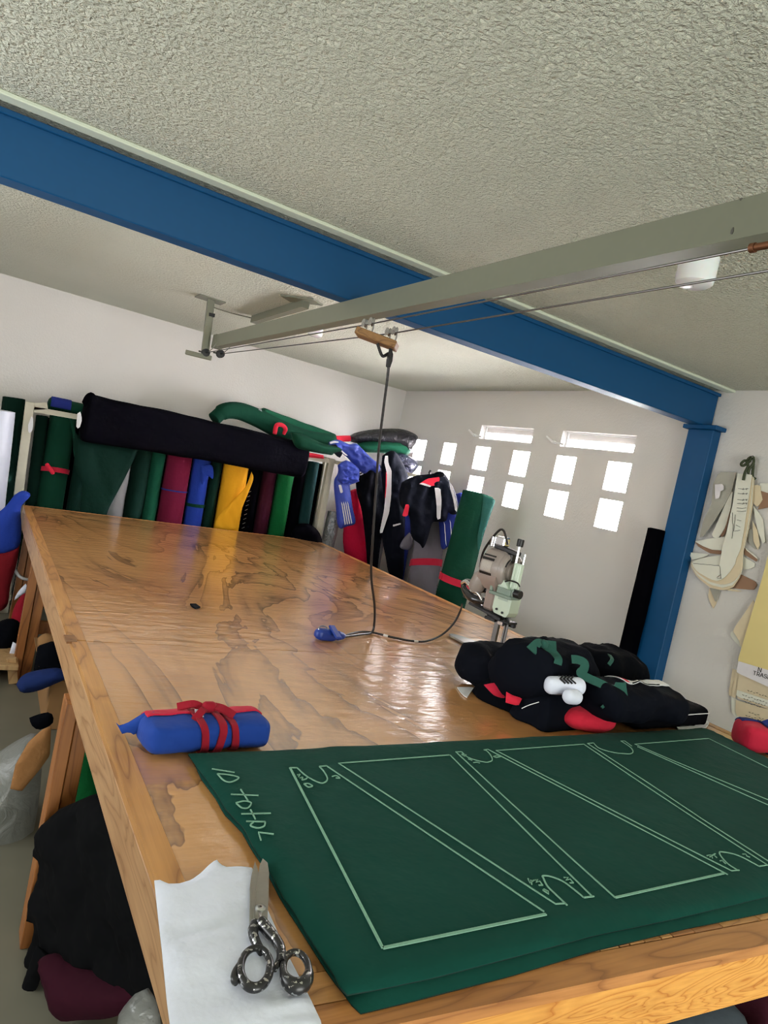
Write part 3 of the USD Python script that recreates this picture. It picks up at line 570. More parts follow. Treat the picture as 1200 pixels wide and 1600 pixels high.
# ------------------------------------------------------------------ white cloth and scissors
WHITEC = fabric('white_cotton', (222, 227, 243), .9, .1, bump=.15, var=.03)
wcl = [(242, 1372), (252, 1371), (262, 1377), (280, 1377), (300, 1371), (315, 1360), (328, 1347), (339, 1339), (345, 1347), (354, 1351), (375, 1350), (394, 1352), (408, 1372), (420, 1420), (436, 1455), (452, 1490), (470, 1525), (488, 1560), (503, 1592), (506, 1612), (400, 1622), (272, 1634), (262, 1560), (254, 1480), (247, 1420)]
def wc_z(p, d): return .004 + .0055 * np.sqrt(np.clip(d / .02, 0, 1)) + .022 * np.clip(nz(p * V(.5, 2.4, 1), 12, 21, 3), -.2, .6) * np.clip(d / .02, 0, 1) + .006 * np.exp(-((p[:, 1] - 1.19 + .06 * (p[:, 0] - .4)) / .006) ** 2) * np.clip(d / .02, 0, 1)
pts, tri, d, n = fill(np.array([P(x, y, Z=TZ + .008)[:2] for x, y in wcl]), .009)
p3 = np.c_[pts, np.full(len(pts), TZ)]; top = p3 + np.outer(wc_z(p3, d), V(0, 0, 1)); bot = p3 + V(0, 0, .0018)
obj('white_cloth', close_sheet(top, bot, tri, n), WHITEC, smooth=True, label='creased white cotton cloth lying on the near left corner of the table', cat='cloth')
SZ = TZ + .019
cS = lambda q: np.array([P(220 + x / 4, 1320 + y / 4, Z=SZ)[:2] for x, y in q])
BLADE = metal('blade_steel', (168, 166, 158), .32)
WORN = mat('worn_black_enamel', {'g': ('geometry', {}), 'n': ('noise_texture', {'scale': 130., 'detail': 5.}), 'r': ('rgb_ramp', {'ramp': [(.57, (0, 0, 0)), (.60, (1, 1, 1))]}),
    'a': ('principled_bsdf', {'base_color': (.012, .012, .013), 'roughness': .3}), 'b': ('principled_bsdf', {'base_color': (.62, .62, .62), 'metallic': 1., 'roughness': .22}), 'm': ('mix_closure', {})},
    [('g.position', 'n.vector'), ('n.fac', 'r.fac'), ('r.color', 'm.fac'), ('a.BSDF', 'm.closure1'), ('b.BSDF', 'm.closure2')], surface='m.closure')
sc = thing('scissors', 'large tailor scissors with worn black handles lying on the white cloth', 'scissors', P(405, 1430, Z=SZ))
def plate(px, z0, z1, bevel=.0012):
    pg_ = sg.Polygon(cS(px)); i_ = pg_.buffer(-bevel)
    a = trimesh.creation.extrude_polygon(pg_, z1 - z0 - bevel, engine='earcut'); a.apply_translation((0, 0, z0))
    b = trimesh.creation.extrude_polygon(i_, bevel, engine='earcut'); b.apply_translation((0, 0, z1 - bevel)); return [a, b]
obj('blade', plate([(712, 110), (692, 190), (682, 260), (680, 480), (690, 520), (735, 540), (775, 470), (760, 330), (742, 220), (728, 150)], SZ - .003, SZ + .003), BLADE, sc)
obj('blade', plate([(757, 108), (788, 135), (797, 200), (792, 380), (786, 510), (735, 540), (700, 500), (705, 400), (722, 260), (738, 150)], SZ + .003, SZ + .008), BLADE, sc)
pv = P(220 + 740 / 4, 1320 + 432 / 4, Z=SZ)
obj('pivot_screw', lathe([(.002, 0), (.0085, 0), (.0085, .003), (.006, .005), (.002, .005)], (pv[0], pv[1], SZ + .008), (0, 0, 1), 20), STEEL, sc)
obj('spring_plate', plate([(728, 455), (750, 455), (748, 505), (733, 505)], SZ + .008, SZ + .010, .0005), STEEL, sc)
def ellipse_ring(c, rx, ry, tilt, r, z):
    t = np.linspace(0, 2 * PI, 48, endpoint=False); ct, st = math.cos(tilt), math.sin(tilt)
    q = [(c[0] + rx * math.cos(a) * ct - ry * math.sin(a) * st, c[1] + rx * math.cos(a) * st + ry * math.sin(a) * ct) for a in t]
    xy = cS(q); return np.c_[xy, np.full(48, z)], t
ring, t = ellipse_ring((712, 786), 92, 126, .12, .008, SZ + .004)
h1 = obj('handle', [tube(ring, .0058 + .001 * np.cos(t - 1.5), 12, True), tube(np.c_[spline(cS([(715, 500), (700, 545), (708, 590), (730, 640), (755, 680)]), 6), np.full(25, SZ + .002)], np.linspace(.0085, .006, 25), 10), tube(np.c_[spline(cS([(615, 760), (590, 800), (580, 850), (600, 870)]), 5), np.full(16, SZ + .002)], .005, 8)], WORN, sc, smooth=50)
ring2, t = ellipse_ring((965, 800), 80, 108, -.15, .008, SZ + .005)
obj('handle', [tube(ring2, .0052 + .006 * np.clip(np.sin(t), 0, 1), 12, True), tube(np.c_[spline(cS([(745, 505), (790, 560), (840, 620), (870, 680), (872, 760)]), 6), np.full(25, SZ + .006)], np.linspace(.0095, .0065, 25), 10), tube(np.c_[spline(cS([(870, 690), (858, 740), (832, 795)]), 5), np.full(11, SZ + .004)], .0045, 8)], WORN, sc, smooth=50)

# ------------------------------------------------------------------ tied bundles
RBLUE = fabric('royal_blue_cloth', (22, 62, 150), .8, .2)
RED = fabric('crimson_cloth', (196, 32, 62), .8, .2)
DRED = fabric('dark_red_tape', (150, 18, 40), .85, .15)
DBLUE = fabric('navy_blue_tape', (30, 42, 110), .85, .15)
MAROONC = fabric('maroon_cloth', (96, 22, 44), .9, .15)
def bundle(name, label, A, B, a, b, body, band, tie, us, skew=.0, tail=None):
    up = V(0, 0, 1); t = thing(name, label, 'cloth bundle', (*((A + B) / 2)[:2], TZ))
    lf = Loft(A + up * (b + .005), B + up * (b + .005), a, b, end=.028, ex=3.6, wr=.007, ws=13., seed=len(label), bulge=lambda u, p: 1 - .10 * np.exp(-((u - us[0]) / .06) ** 2) - .10 * np.exp(-((u - us[-1]) / .06) ** 2))
    obj('rolled_body', lf.body(40, 48), body, t, smooth=60)
    obj('edge_band', lf.patch(.05, .975, .55, 1.38, .002, .003, 40, 10), band, t, smooth=60)
    for k, u in enumerate(us):
        obj('tie_tape', lf.patch(u - .028, u + .028, 0, 2 * PI - .001, .003, .004, 5, 48, skew=skew * (1 if k % 2 else -1)), tie, t, smooth=60)
    kc = lf.pt(np.array([(us[0] + us[-1]) / 2 - .02]), np.array([1.35]), .012)[0]
    for q, w_ in (((-.075, .012, -.004), .02), ((.055, -.035, -.006), .022), ((-.045, -.045, -.012), .018)):
        q = np.array(q); lp = spline([kc + V(.01, 0, .004) * np.sign(q[0]), kc + q * .5 + V(0, 0, .008), kc + q], 6); obj('tape_end', ribbon(lp, w_, .005, (0, -.6, 1)), tie, t)
    obj('knot', Loft(kc - V(.018, 0, 0), kc + V(.018, 0, .004), .014, end=.012, wr=.003, ws=40).body(10, 16), tie, t, smooth=True)
    return t, lf
b1, lf1 = bundle('tied_bundle', 'blue cloth bundle tied with dark red tape at the left corner of the green cloth', P(213, 1171, Z=TZ), P(408, 1156, Z=TZ), .062, .034, RBLUE, RED, DRED, (.42, .54, .66), .02)
obj('loose_end', puff([(181, 1129), (187, 1134), (200, 1129), (226, 1113), (242, 1112), (246, 1124), (228, 1140), (206, 1149), (203, 1143), (190, 1147), (187, 1139)], (P(205, 1158, Z=TZ + .012), V(-.3, -1, .5)), .03, .01, wr=.5, ws=20, smooth_poly=False), RBLUE, b1, smooth=True)
k1 = lf1.pt(np.array([.55]), np.array([1.5]), .026)[0]
obj('paper_tag', slab([(304, 1108), (314, 1108), (319, 1121), (320, 1128), (312, 1123), (306, 1118)], (k1, V(0, -1, .6)), .001), WHITEC, b1)
b2, lf2 = bundle('tied_bundle', 'red cloth bundle tied with blue tape at the right edge of the green cloth', P(1146, 1166, Z=TZ), P(1285, 1196, Z=TZ), .07, .050, RED, DBLUE, DBLUE, (.32, .5, .62), .03)

# ------------------------------------------------------------------ cutting machine
mo = P(770, 1022, Z=TZ); mo[2] = TZ
rh = V(math.cos(YAW), -math.sin(YAW), 0); fh = V(math.sin(YAW), math.cos(YAW), 0)
phi = math.radians(46); MX = rh * math.cos(phi) - fh * math.sin(phi); MY = np.cross(V(0, 0, 1), MX)
def M_(m):
    m = tm(m).copy(); v = m.vertices; m.vertices = mo + np.outer(v[:, 0], MX) + np.outer(v[:, 1], MY) + np.outer(v[:, 2], V(0, 0, 1)); return m
def mpart(name, ms, mt, parent, smooth=35): return obj(name, [M_(x) for x in (ms if isinstance(ms, list) else [ms])], mt, parent, smooth=smooth)
GREYM = paint('machine_grey', (150, 140, 134), .45, .06, .05, 30., coat=.2)
BROWNM = paint('machine_shade_grey', (150, 132, 124), .45, .06, .05, 30.)
MINT = paint('machine_mint', (206, 222, 204), .4, .03, .03, 30., coat=.2)
CHROME = metal('chrome', (225, 225, 228), .12)
cm = thing('cutting_machine', 'upright straight knife cloth cutting machine standing on the table', 'cutting machine', mo)
bp = sg.Polygon([(-.27, -.012), (-.245, -.03), (.0, -.085), (.10, -.085), (.125, -.04), (.125, .04), (.10, .085), (.0, .085), (-.245, .03), (-.27, .012)]).buffer(.006)
e1 = trimesh.creation.extrude_polygon(bp, .008, engine='earcut'); e1.apply_translation((0, 0, .006))
bpl = mpart('base_plate', e1, STEEL, cm)
mpart('base_rim', [bar((-.27, -.012, .006), (-.0, -.088, .006), .006, .01), bar((-.27, .012, .006), (0, .088, .006), .006, .01)], DARKSTEEL, cm)
for x, y in ((-.16, 0), (.08, -.06), (.08, .06)): mpart('roller', cyl((x, y - .01, .0066), (x, y + .01, .0066), .006, n=12), DARKSTEEL, cm)
mpart('standard', box(-.026, .002, -.008, .008, .013, .20, .002), DARKSTEEL, cm)
mpart('standard_foot', box(-.04, .015, -.014, .014, .013, .03, .004), STEEL, cm)
mpart('knife', box(.036, .052, -.0015, .0015, .018, .33), DARKSTEEL, cm)
mpart('knife_guide', box(.030, .040, -.005, .005, .014, .20, .001), DARKSTEEL, cm)
mpart('presser_foot', [box(-.06, .075, -.035, .035, .168, .178, .003), box(-.075, -.01, -.03, -.015, .155, .17, .003), box(.02, .075, .012, .03, .15, .17, .003), box(-.02, .035, -.02, .02, .178, .20, .004)], BLACKP, cm)
mpart('presser_block', box(.0, .035, -.024, -.004, .15, .19, .003), CHROME, cm)
mpart('gear_housing', [box(-.095, -.03, -.045, .045, .20, .335, .012), trimesh.convex.convex_hull(np.vstack([box(-.10, -.03, -.045, .045, .30, .31).vertices, box(-.14, -.03, -.07, .07, .34, .37).vertices]))], BROWNM, cm)
hp = sg.Polygon([(-.03, .345), (-.03, .225), (-.018, .205), (.05, .20), (.06, .22), (.062, .315), (.03, .325), (.0, .36), (-.05, .355), (-.06, .345)]).buffer(-.004).buffer(.008)
e2 = trimesh.creation.extrude_polygon(hp, .075, engine='earcut'); e2.apply_transform(trimesh.transformations.rotation_matrix(PI / 2, (1, 0, 0))); e2.apply_translation((0, .035, 0))
hs = mpart('front_housing', e2, MINT, cm)
for x, z in ((-.005, .222), (.03, .214)): mpart('screw', cyl((x, -.042, z), (x, -.046, z), .006, n=12), BLACKP, cm)
mpart('maker_plate', box(-.012, .045, -.0425, -.0415, .27, .29), paint('plate_print', (178, 196, 182), .4), cm)
mc0 = V(-.075, .02, .405)
mpart('motor_drum', lathe([(.01, -.075), (.07, -.075), (.092, -.062), (.097, -.04), (.097, .03), (.092, .045), (.080, .052), (.01, .052)], mc0, (1, 0, 0), 48), GREYM, cm)
mpart('motor_cap', lathe([(.092, .046), (.088, .062), (.078, .070), (.062, .070), (.058, .060), (.05, .060), (.046, .076), (.02, .080), (.001, .080)], mc0, (1, 0, 0), 48), GREYM, cm)
for a0, a1 in ((.3, 1.05), (1.3, 1.95), (2.3, 3.0), (3.3, 4.0)):
    an = np.linspace(a0, a1, 10); pp = np.c_[np.full(10, mc0[0] + .070), mc0[1] - .070 * np.cos(an), mc0[2] + .070 * np.sin(an)]; mpart('vent_slot', ribbon(pp, .009, .004, (1, 0, 0)), BLACKP, cm)
for ax_ in (-.045, -.02):
    an = np.linspace(.1, .6, 6) + (.35 if ax_ > -.03 else 0)
for a in (.42, .62, -.32, -.5):
    mpart('vent_slot', bar(mc0 + V(-.055, -.0975 * math.cos(a), .0975 * math.sin(a)), mc0 + V(.015, -.0975 * math.cos(a), .0975 * math.sin(a)), .004, .012 if abs(a) < .5 else .007, up=(0, math.sin(a), math.cos(a))), BLACKP, cm)
an = np.linspace(-.2, .3, 6); pp = np.c_[np.full(6, mc0[0] - .02), mc0[1] - .0975 * np.cos(an), mc0[2] + .0975 * np.sin(an)]; mpart('rating_plate', ribbon(pp, .06, .0015, np.c_[np.zeros(6), -np.cos(an), np.sin(an)]), paint('rating_plate_print', (176, 168, 160), .35, .25, .02, 300.), cm)
mpart('switch_box', [lathe([(.001, -.05), (.035, -.045), (.042, -.02), (.042, .03), (.03, .05), (.001, .055)], V(-.15, -.03, .315), (.35, 0, 1), 24)], GREYM, cm)
hd = spline([(-.09, -.03, .235), (-.15, -.045, .232), (-.21, -.03, .245), (-.262, 0, .265), (-.27, .01, .285), (-.235, .012, .292), (-.16, .0, .285), (-.10, 0, .29)], 6)
mpart('handle', [tube(hd, .017 + .004 * np.sin(np.linspace(0, 3 * PI, len(hd))), 12)], paint('handle_black', (22, 22, 26), .22, coat=.6), cm, smooth=True)
mpart('handle_trim', [tube(spline([(-.262, -.02, .283), (-.235, -.025, .297), (-.20, -.03, .285)], 6), .010, 10), tube(spline([(-.165, -.045, .262), (-.13, -.05, .265), (-.105, -.045, .245), (-.10, -.04, .222)], 6), .008, 10)], CHROME, cm, smooth=True)
mpart('lift_lever', [bar((-.23, -.02, .225), (.02, -.03, .185), .022, .012, b=.003), bar((-.17, -.045, .205), (.03, -.045, .18), .008, .012), bar((-.10, .03, .175), (-.06, .03, .185), .03, .02, b=.003)], BLACKP, cm)
mpart('top_bracket', [bar((-.15, -.0, .515), (.022, -.0, .497), .04, .022, b=.004), box(-.04, .0, -.02, .02, .455, .49, .003)], BLACKP, cm)
mpart('top_block', box(-.11, -.055, -.03, .02, .515, .56, .006), CHROME, cm); mpart('terminal_post', cyl((-.13, -.01, .505), (-.13, -.01, .55), .018, n=18), CHROME, cm)
mpart('guide_rod', cyl((.022, -.01, .30), (.022, -.01, .545), .0075, n=14), CHROME, cm); mpart('rod_knob', lathe([(.001, 0), (.016, 0), (.017, .03), (.015, .036), (.001, .036)], (.022, -.01, .535), (0, 0, 1), 20), BLACKP, cm)
mpart('guide_rod', cyl((.05, .01, .30), (.05, .01, .505), .006, n=14), CHROME, cm)
mpart('sharpener_slide', [box(.02, .062, -.022, .008, .325, .455, .004), box(.028, .036, -.027, -.021, .33, .45, .002), box(.046, .056, -.027, -.021, .33, .45, .002)], MINT, cm)
mpart('sharpener_carriage', [box(-.06, .07, -.06, .02, .285, .30, .003), box(-.06, -.045, -.06, .02, .30, .335, .003), box(-.02, .06, -.055, -.05, .30, .33, .002), box(.055, .07, -.05, .02, .30, .335, .003)], paint('carriage_green_grey', (128, 146, 134), .35), cm)
mpart('grinding_wheel', cyl((.062, -.03, .318), (.10, -.03, .318), .02, n=20), BLACKP, cm)
mpart('oil_loop', tube(spline([(.01, -.045, .36), (.04, -.05, .372), (.075, -.04, .37), (.085, -.03, .355)], 6), .0035, 8), BLACKP, cm)
mcp = [(-.04, -.02, .53), (-.08, -.02, .59), (-.13, -.0, .575), (-.2, .02, .47), (-.21, .03, .38)]
mpart('motor_lead', tube(spline([np.array(q) for q in mcp], 8), .006, 8), CABLE, cm)

# ------------------------------------------------------------------ pile of tied garments on the table
NAVY = fabric('midnight_navy_cloth', (11, 14, 23), .9, 0, spec=.08)
NAVY2 = fabric('black_blue_cloth', (7, 9, 15), .9, 0, spec=.06)
TIEG = fabric('green_tape', (40, 84, 74), .9, .2)
REDC = fabric('bright_red_cloth', (214, 36, 62), .8, .2)
PAPER = paint('white_paper', (226, 226, 230), .8, .04)
def heap(px, h, w=.07, seed=0, sp=.015, base=None, wr=.35, z0=TZ + .002):
    """cloth heaped on the table: an outline where it touches the table, domed and creased"""
    q = np.array([P(x, y, Z=z0 + .004)[:2] for x, y in px]); q = spline(np.vstack([q, q[:1]]), 4)[:-1]
    pts, tri, d, n = fill(q, sp); s = np.clip(d / w, 0, 1); p3 = np.c_[pts, np.full(len(pts), z0)]
    z = .006 + h * np.sqrt(1 - (1 - s) ** 2) * (1 + wr * 2 * nz(p3, 7, seed, 3)) + .012 * np.sin(40 * nz(p3, 4, seed + 3)) * s
    return close_sheet(p3 + np.outer(np.clip(z, .003, None), V(0, 0, 1)), p3, tri, n)
def garment_roll(A, B, r, rb, end, label, mt=NAVY, ex=2.4, wr=.018, seed=0, bend=None, cat='clothes bundle', name='garment_bundle', bulge=None):
    lf = Loft(A, B, r, rb, end=end, ex=ex, wr=wr, ws=9., seed=seed, bend=bend, bulge=bulge)
    t = thing(name, label, cat, (A + B) / 2); obj('folded_body', lf.body(40, 44), mt, t, smooth=True); return t, lf
up = lambda z: V(0, 0, z)
# folded stack at the bottom right
A, B = P(958, 1128, Z=TZ), P(1072, 1122, Z=TZ)
t6, lf6 = garment_roll(A + up(.043), B + up(.043), .10, .040, .03, 'flat folded black garment at the bottom right of the pile', NAVY2, 5., .006, 3)
e = [lf6.pt(np.array([u]), np.array([f]), .003)[0] for u, f in ((.08, 2.95), (.25, 2.9), (.4, 2.75), (.55, 2.75), (.75, 2.7), (.95, 2.7))]
obj('seam_thread', tube(spline(e, 5), .0022, 6), PAPER, t6)
pw = thing('paper_sheet', 'folded white paper sticking out from under the right end of the pile', 'paper', P(1080, 1125, Z=TZ))
obj('sheet', slab([(1030, 1100), (1062, 1104), (1109, 1129), (1104, 1137), (1086, 1139), (1060, 1140)], (V(0, 0, TZ + .008), V(0, 0, 1)), .003), PAPER, pw)
obj('sheet', slab([(1055, 1103), (1085, 1117), (1108, 1131), (1086, 1134)], (V(0, 0, TZ + .013), V(0, 0, 1)), .002), PAPER, pw)
# right roll on it
A, B = P(925, 1090, Z=TZ + .135), P(1052, 1098, Z=TZ + .115)
t5, lf5 = garment_roll(A, B, .085, .058, .05, 'rolled black garment with a white side panel on the right of the pile', NAVY, 2.6, .016, 5)
obj('white_panel', lf5.patch(.30, .93, .75, 1.45, .003, .003, 30, 8), PAPER, t5, smooth=True)
obj('red_patch', lf5.patch(.36, .44, 1.12, 1.35, .006, .002, 6, 5), REDC, t5); obj('print_mark', lf5.patch(.50, .62, 1.15, 1.22, .006, .002, 6, 3), NAVY2, t5); obj('print_mark', lf5.patch(.46, .8, 1.4, 1.44, .006, .002, 10, 3), NAVY2, t5)
# front centre garment
ob = thing('garment', 'loosely folded black garment at the front centre of the pile', 'garment', P(870, 1110, Z=TZ))
obj('folded_body', heap([(796, 1112), (806, 1122), (830, 1131), (850, 1142), (880, 1140), (905, 1138), (960, 1128), (985, 1108), (975, 1085), (930, 1072), (870, 1074), (820, 1088)], .115, .10, 11), NAVY, ob, smooth=True)
obj('thread', tube(spline(np.array([P(815, 1107, Z=TZ + .07), P(826, 1102, Z=TZ + .085), P(842, 1097, Z=TZ + .1)]), 5), .0016, 6), PAPER, ob)
# red roll end
A, B = P(876, 1140, Z=TZ), P(944, 1137, Z=TZ)
tr_, lfr = garment_roll(A + up(.042), B + up(.042), .06, .040, .05, 'bright red cloth end poking out at the front of the pile', REDC, 2.2, .006, 7, cat='cloth', name='red_cloth', bulge=lambda u, p: .6 + .5 * np.clip(u * 1.6, 0, 1))
# left bundle
A, B = P(722, 1076, Z=TZ), P(850, 1075, Z=TZ)
t1_, l1 = garment_roll(A + up(.085), B + up(.10), .12, .075, .10, 'thick rolled black garment at the left end of the pile', NAVY, 2.3, .022, 8)
hp_ = thing('garment', 'black garment folded under the left end of the pile', 'garment', P(790, 1100, Z=TZ)); obj('folded_body', heap([(738, 1079), (748, 1090), (775, 1103), (806, 1114), (838, 1118), (850, 1095), (810, 1075), (760, 1070)], .075, .07, 14), NAVY2, hp_, smooth=True)
rc = thing('red_cloth', 'crimson cloth corner showing between the left bundles of the pile', 'cloth', P(790, 1085, Z=TZ + .06))
obj('fold', puff([(756, 1070), (775, 1067), (787, 1074), (791, 1090), (775, 1088), (765, 1080)], (P(775, 1090, Z=TZ + .035) + V(-.02, -.03, 0), V(-.5, -.75, .5)), .02, .012), RED, rc, smooth=True)
obj('fold', puff([(791, 1081), (802, 1087), (816, 1091), (810, 1103), (790, 1098)], (P(800, 1098, Z=TZ + .05) + V(-.02, -.03, 0), V(-.5, -.75, .5)), .018, .012, smooth_poly=False), REDC, rc, smooth=True)
obj('paper_scrap', slab([(714, 1074), (741, 1074), (735, 1082), (729, 1091), (722, 1085)], (V(0, 0, TZ + .004), V(0, 0, 1)), .003), PAPER, label='small white paper scrap under the left end of the pile', cat='paper')
# back bundles
A, B = P(790, 1045, Z=TZ + .16), P(905, 1047, Z=TZ + .15)
t2_, l2 = garment_roll(A, B, .12, .095, .09, 'black garment bundle tied with green tape at the back of the pile', NAVY, 2.3, .026, 17)
obj('collar_peak', puff([(826, 1006), (838, 1000), (846, 995), (855, 995), (860, 1003), (872, 1006), (880, 1018), (850, 1026), (828, 1020)], (l2.pt(np.array([.5]), np.array([1.6]))[0] + V(0, 0, 0), V(-.5, -.85, .1)), .06, .012, wr=.3), NAVY, t2_, smooth=True)
A, B = P(905, 1043, Z=TZ + .15), P(985, 1052, Z=TZ + .12)
t3_, l3 = garment_roll(A, B, .11, .09, .08, 'black garment bundle at the back right of the pile before the column', NAVY2, 2.3, .024, 23)
obj('tie_end', ribbon(spline(np.array([P(945, 1017, Z=l3.p0[2] + .09), P(949, 1024, Z=l3.p0[2] + .085), P(944, 1032, Z=l3.p0[2] + .07)]) + V(-.03, -.05, 0), 5), .014, .003, (-.4, -.7, .5)), TIEG, t3_)
def strap(pts, w, nrm=(-.4, -.7, .5), th=.004): return ribbon(spline(np.array(pts), 6), w, th, nrm)
sp2 = lambda u, f, o: l2.pt(np.array([u]), np.array([f]), o)[0]
q = lambda x, y, r=.0: P(x, y, pl=(l2.pt(np.array([.4]), np.array([2.45]), .035 + r)[0], V(-.45, -.8, .25)))
obj('green_tie', strap([sp2(.10, 2.05, .012), sp2(.19, 1.9, .016), sp2(.29, 1.9, .014), sp2(.40, 2.0, .012)], list(np.linspace(.04, .024, 9)) + list(np.linspace(.024, .045, 10))), TIEG, t2_)
obj('green_tie', strap([sp2(.27, 1.95, .014), sp2(.29, 2.2, .012), sp2(.27, 2.45, .010), sp2(.25, 2.6, .012)], .028), TIEG, t2_); obj('knot', Loft(sp2(.22, 1.92, .016), sp2(.29, 1.92, .016), .016, end=.012).body(10, 14), TIEG, t2_, smooth=True)
q = lambda x, y: P(x, y, pl=(lf5.pt(np.array([.2]), np.array([2.0]), .03)[0], V(-.45, -.75, .5)))
gs = thing('green_strap', 'long green fabric tape lying across the middle of the pile', 'tape', q(940, 1065))
obj('tape', strap([q(893, 1030), q(903, 1031), q(913, 1036), q(912, 1046), q(907, 1052), q(920, 1060), q(938, 1068), q(952, 1076)], .030), TIEG, gs)
obj('tape_end', strap([q(948, 1072), q(962, 1076), q(979, 1077)], [.02] * 6 + [.045] * 7), TIEG, gs)
obj('tape_loop', strap([q(951, 1076), q(953, 1088), q(948, 1098), q(940, 1106)], .010), TIEG, gs)
# white printed bundle
PRINT = paint('black_print', (14, 15, 20), .6)
A, B = q(850, 1071), q(914, 1072)
tw, lw = garment_roll(A, B, .032, .030, .025, 'small white cloth roll printed with black chevrons in the middle of the pile', WHITEC, 2.2, .004, 31, cat='cloth roll', name='white_cloth_roll')
for k in range(4):
    u0 = .34 + .085 * k
    for f0, f1 in ((1.62, 2.1), (2.1, 2.6)):
        fs = np.linspace(f0, f1, 5); pp = np.array([lw.pt(np.array([u0 + .10 * abs(f - 2.1) / .5]), np.array([f]), .003)[0] for f in fs])
        obj('chevron', ribbon(pp, .006, .002, pp - (lw.p0 + lw.p1) / 2), PRINT, tw)
for k in range(5):
    fs = (1.35, 1.55); pp = np.array([lw.pt(np.array([.36 + .09 * k]), np.array([f]), .003)[0] for f in fs]); obj('print_bar', ribbon(pp, .005, .002, pp - (lw.p0 + lw.p1) / 2), PRINT, tw)
rr_ = q(888, 1080) + V(-.02, -.04, 0)
obj('rolled_end', Loft(rr_ - V(.036, 0, .006), rr_ + V(.036, 0, -.002), .026, .024, end=.024, wr=.005, ws=30, seed=2).body(20, 24), WHITEC, tw, smooth=True)

# ------------------------------------------------------------------ fabric rack along the back wall
GR = {k: fabric('cloth_' + k, c, .9, 0, spec=.03 if k == 'black' else .12) for k, c in dict(deep_green=(10, 54, 39), dark_green=(6, 35, 27), green=(16, 72, 52), mid_green=(12, 88, 44), maroon=(104, 22, 50), blue=(36, 62, 156), yellow=(248, 176, 40), black=(3, 3, 7), dark_maroon=(48, 11, 26), red=(186, 20, 56), grey=(120, 116, 126), silver_grey=(166, 166, 170), dark_teal=(22, 52, 52), navy=(22, 28, 58), royal=(38, 50, 128)).items()}
PLASTICW = paint('white_film', (214, 220, 238), .3, .03, .2, 25.)
SILVER = mat('crinkled_silver_film', {'g': ('geometry', {}), 'n': ('noise_texture', {'scale': 22., 'detail': 4., 'distortion': 1.5}), 'b': ('bump', {'strength': 1., 'distance': .03}), 'p': ('principled_bsdf', {'base_color': (.42, .45, .48), 'metallic': .6, 'roughness': .28})},
    [('g.position', 'n.vector'), ('n.fac', 'b.height'), ('b.normal', 'p.normal')], surface='p.BSDF')
RACKM = paint('rack_paint', (196, 192, 174), .5, .08)
rk = thing('fabric_rack', 'pale painted steel rack holding the cloth rolls along the back wall', 'rack', (1.5, 5.8, 0))
RY = 5.84
def post(xt, yt, xb, yb, Y, w=.062, d=.05):
    a, b = P(xt, yt, Y=Y), P(xb, yb, Y=Y); b = a + (b - a) * (a[2] / (a[2] - b[2])); obj('post', bar(b, a, w, d, up=(0, 1, 0), b=.003), RACKM, rk); return a, b
pl_, _ = post(47, 628, 29, 770, RY); pr_, _ = post(518, 716, 495, 840, RY)
pb_, _ = post(510, 716, 488, 840, 6.25, .045)
obj('top_rail', bar(pl_ + V(-.02, .0, -.05), pr_ + V(-.02, 0, -.03), .04, .04, up=(0, 0, 1)), RACKM, rk)
obj('top_rail', bar(V(pl_[0], 6.28, pl_[2] - .05), V(pr_[0], 6.28, pr_[2] - .03), .04, .04, up=(0, 0, 1)), RACKM, rk)
obj('side_rail', bar(pl_ + V(.01, .03, -.02), V(pl_[0] + .06, 6.28, pl_[2] - .02), .05, .04, up=(0, 0, 1)), RACKM, rk)
obj('side_rail', bar(pr_ + V(-.01, .03, -.02), V(pr_[0] + .0, 6.28, pr_[2] - .02), .05, .04, up=(0, 0, 1)), RACKM, rk)
obj('side_brace', bar(pl_ + V(.02, .0, -.03), P(74, 634, Y=RY + .0), .05, .04, up=(0, 1, 0)), RACKM, rk)
obj('bottom_rail', bar(V(pl_[0], RY, .12), V(pr_[0], RY, .12), .04, .04, up=(0, 0, 1)), RACKM, rk)
obj('swing_tag', slab([(44, 664), (49, 650), (52, 654), (52, 668), (48, 677), (44, 677)], (V(0, RY - .035, 0), V(0, 1, 0)), .002), PAPER, rk)

def roll(label, mt, top, bot, w, Y0, Y1=None, tie=None, tiemat=None, spiral=.03, wr=.004, seed=0, name='cloth_roll', hgt=None, group=None, ftop=1.0, cat='fabric roll', thr=.05, plane=None):
    """a roll of cloth standing on the floor: its axis passes the picture points top and bot, at depths Y0 (top) and Y1"""
    Y1 = Y1 or Y0
    a = P(*top, Y=Y0) if plane != 'X' else P(*top, X=Y0); b = P(*bot, Y=Y1) if plane != 'X' else P(*bot, X=Y1)
    d = a - b; foot = b - d * ((b[2] - .01) / d[2]); r = w * np.dot(a - CAM, _f) / FOC / 2 * .97
    t = thing(name, label, cat, foot, group)
    lf = Loft(foot, a, r, r * .92, up=(0, -1, 0), wr=wr, ws=6., seed=seed + int(a[0] * 100), spiral=spiral)
    obj('rolled_cloth', lf.body(36, 40), mt, t, smooth=50)
    if tie:
        L_ = np.linalg.norm(a - foot)
        for u in (tie if isinstance(tie, (list, tuple)) else [tie]):
            obj('tie_tape', lf.patch(u - .014, u + .014, 0, 2 * PI - .001, .004, .004, 4, 44, skew=.012), tiemat, t, smooth=60)
    return t, lf
def u_at(lf, px, py):
    us = np.linspace(0, 1, 400); c = lf.p0 + us[:, None] * (lf.p1 - lf.p0); return us[int(np.argmin([abs(proj(p)[1] - py) for p in c]))]
roll('white plastic wrapped roll at the far left of the rack', PLASTICW, (-8, 640), (-24, 790), 58, 5.74)
RB = 6.06
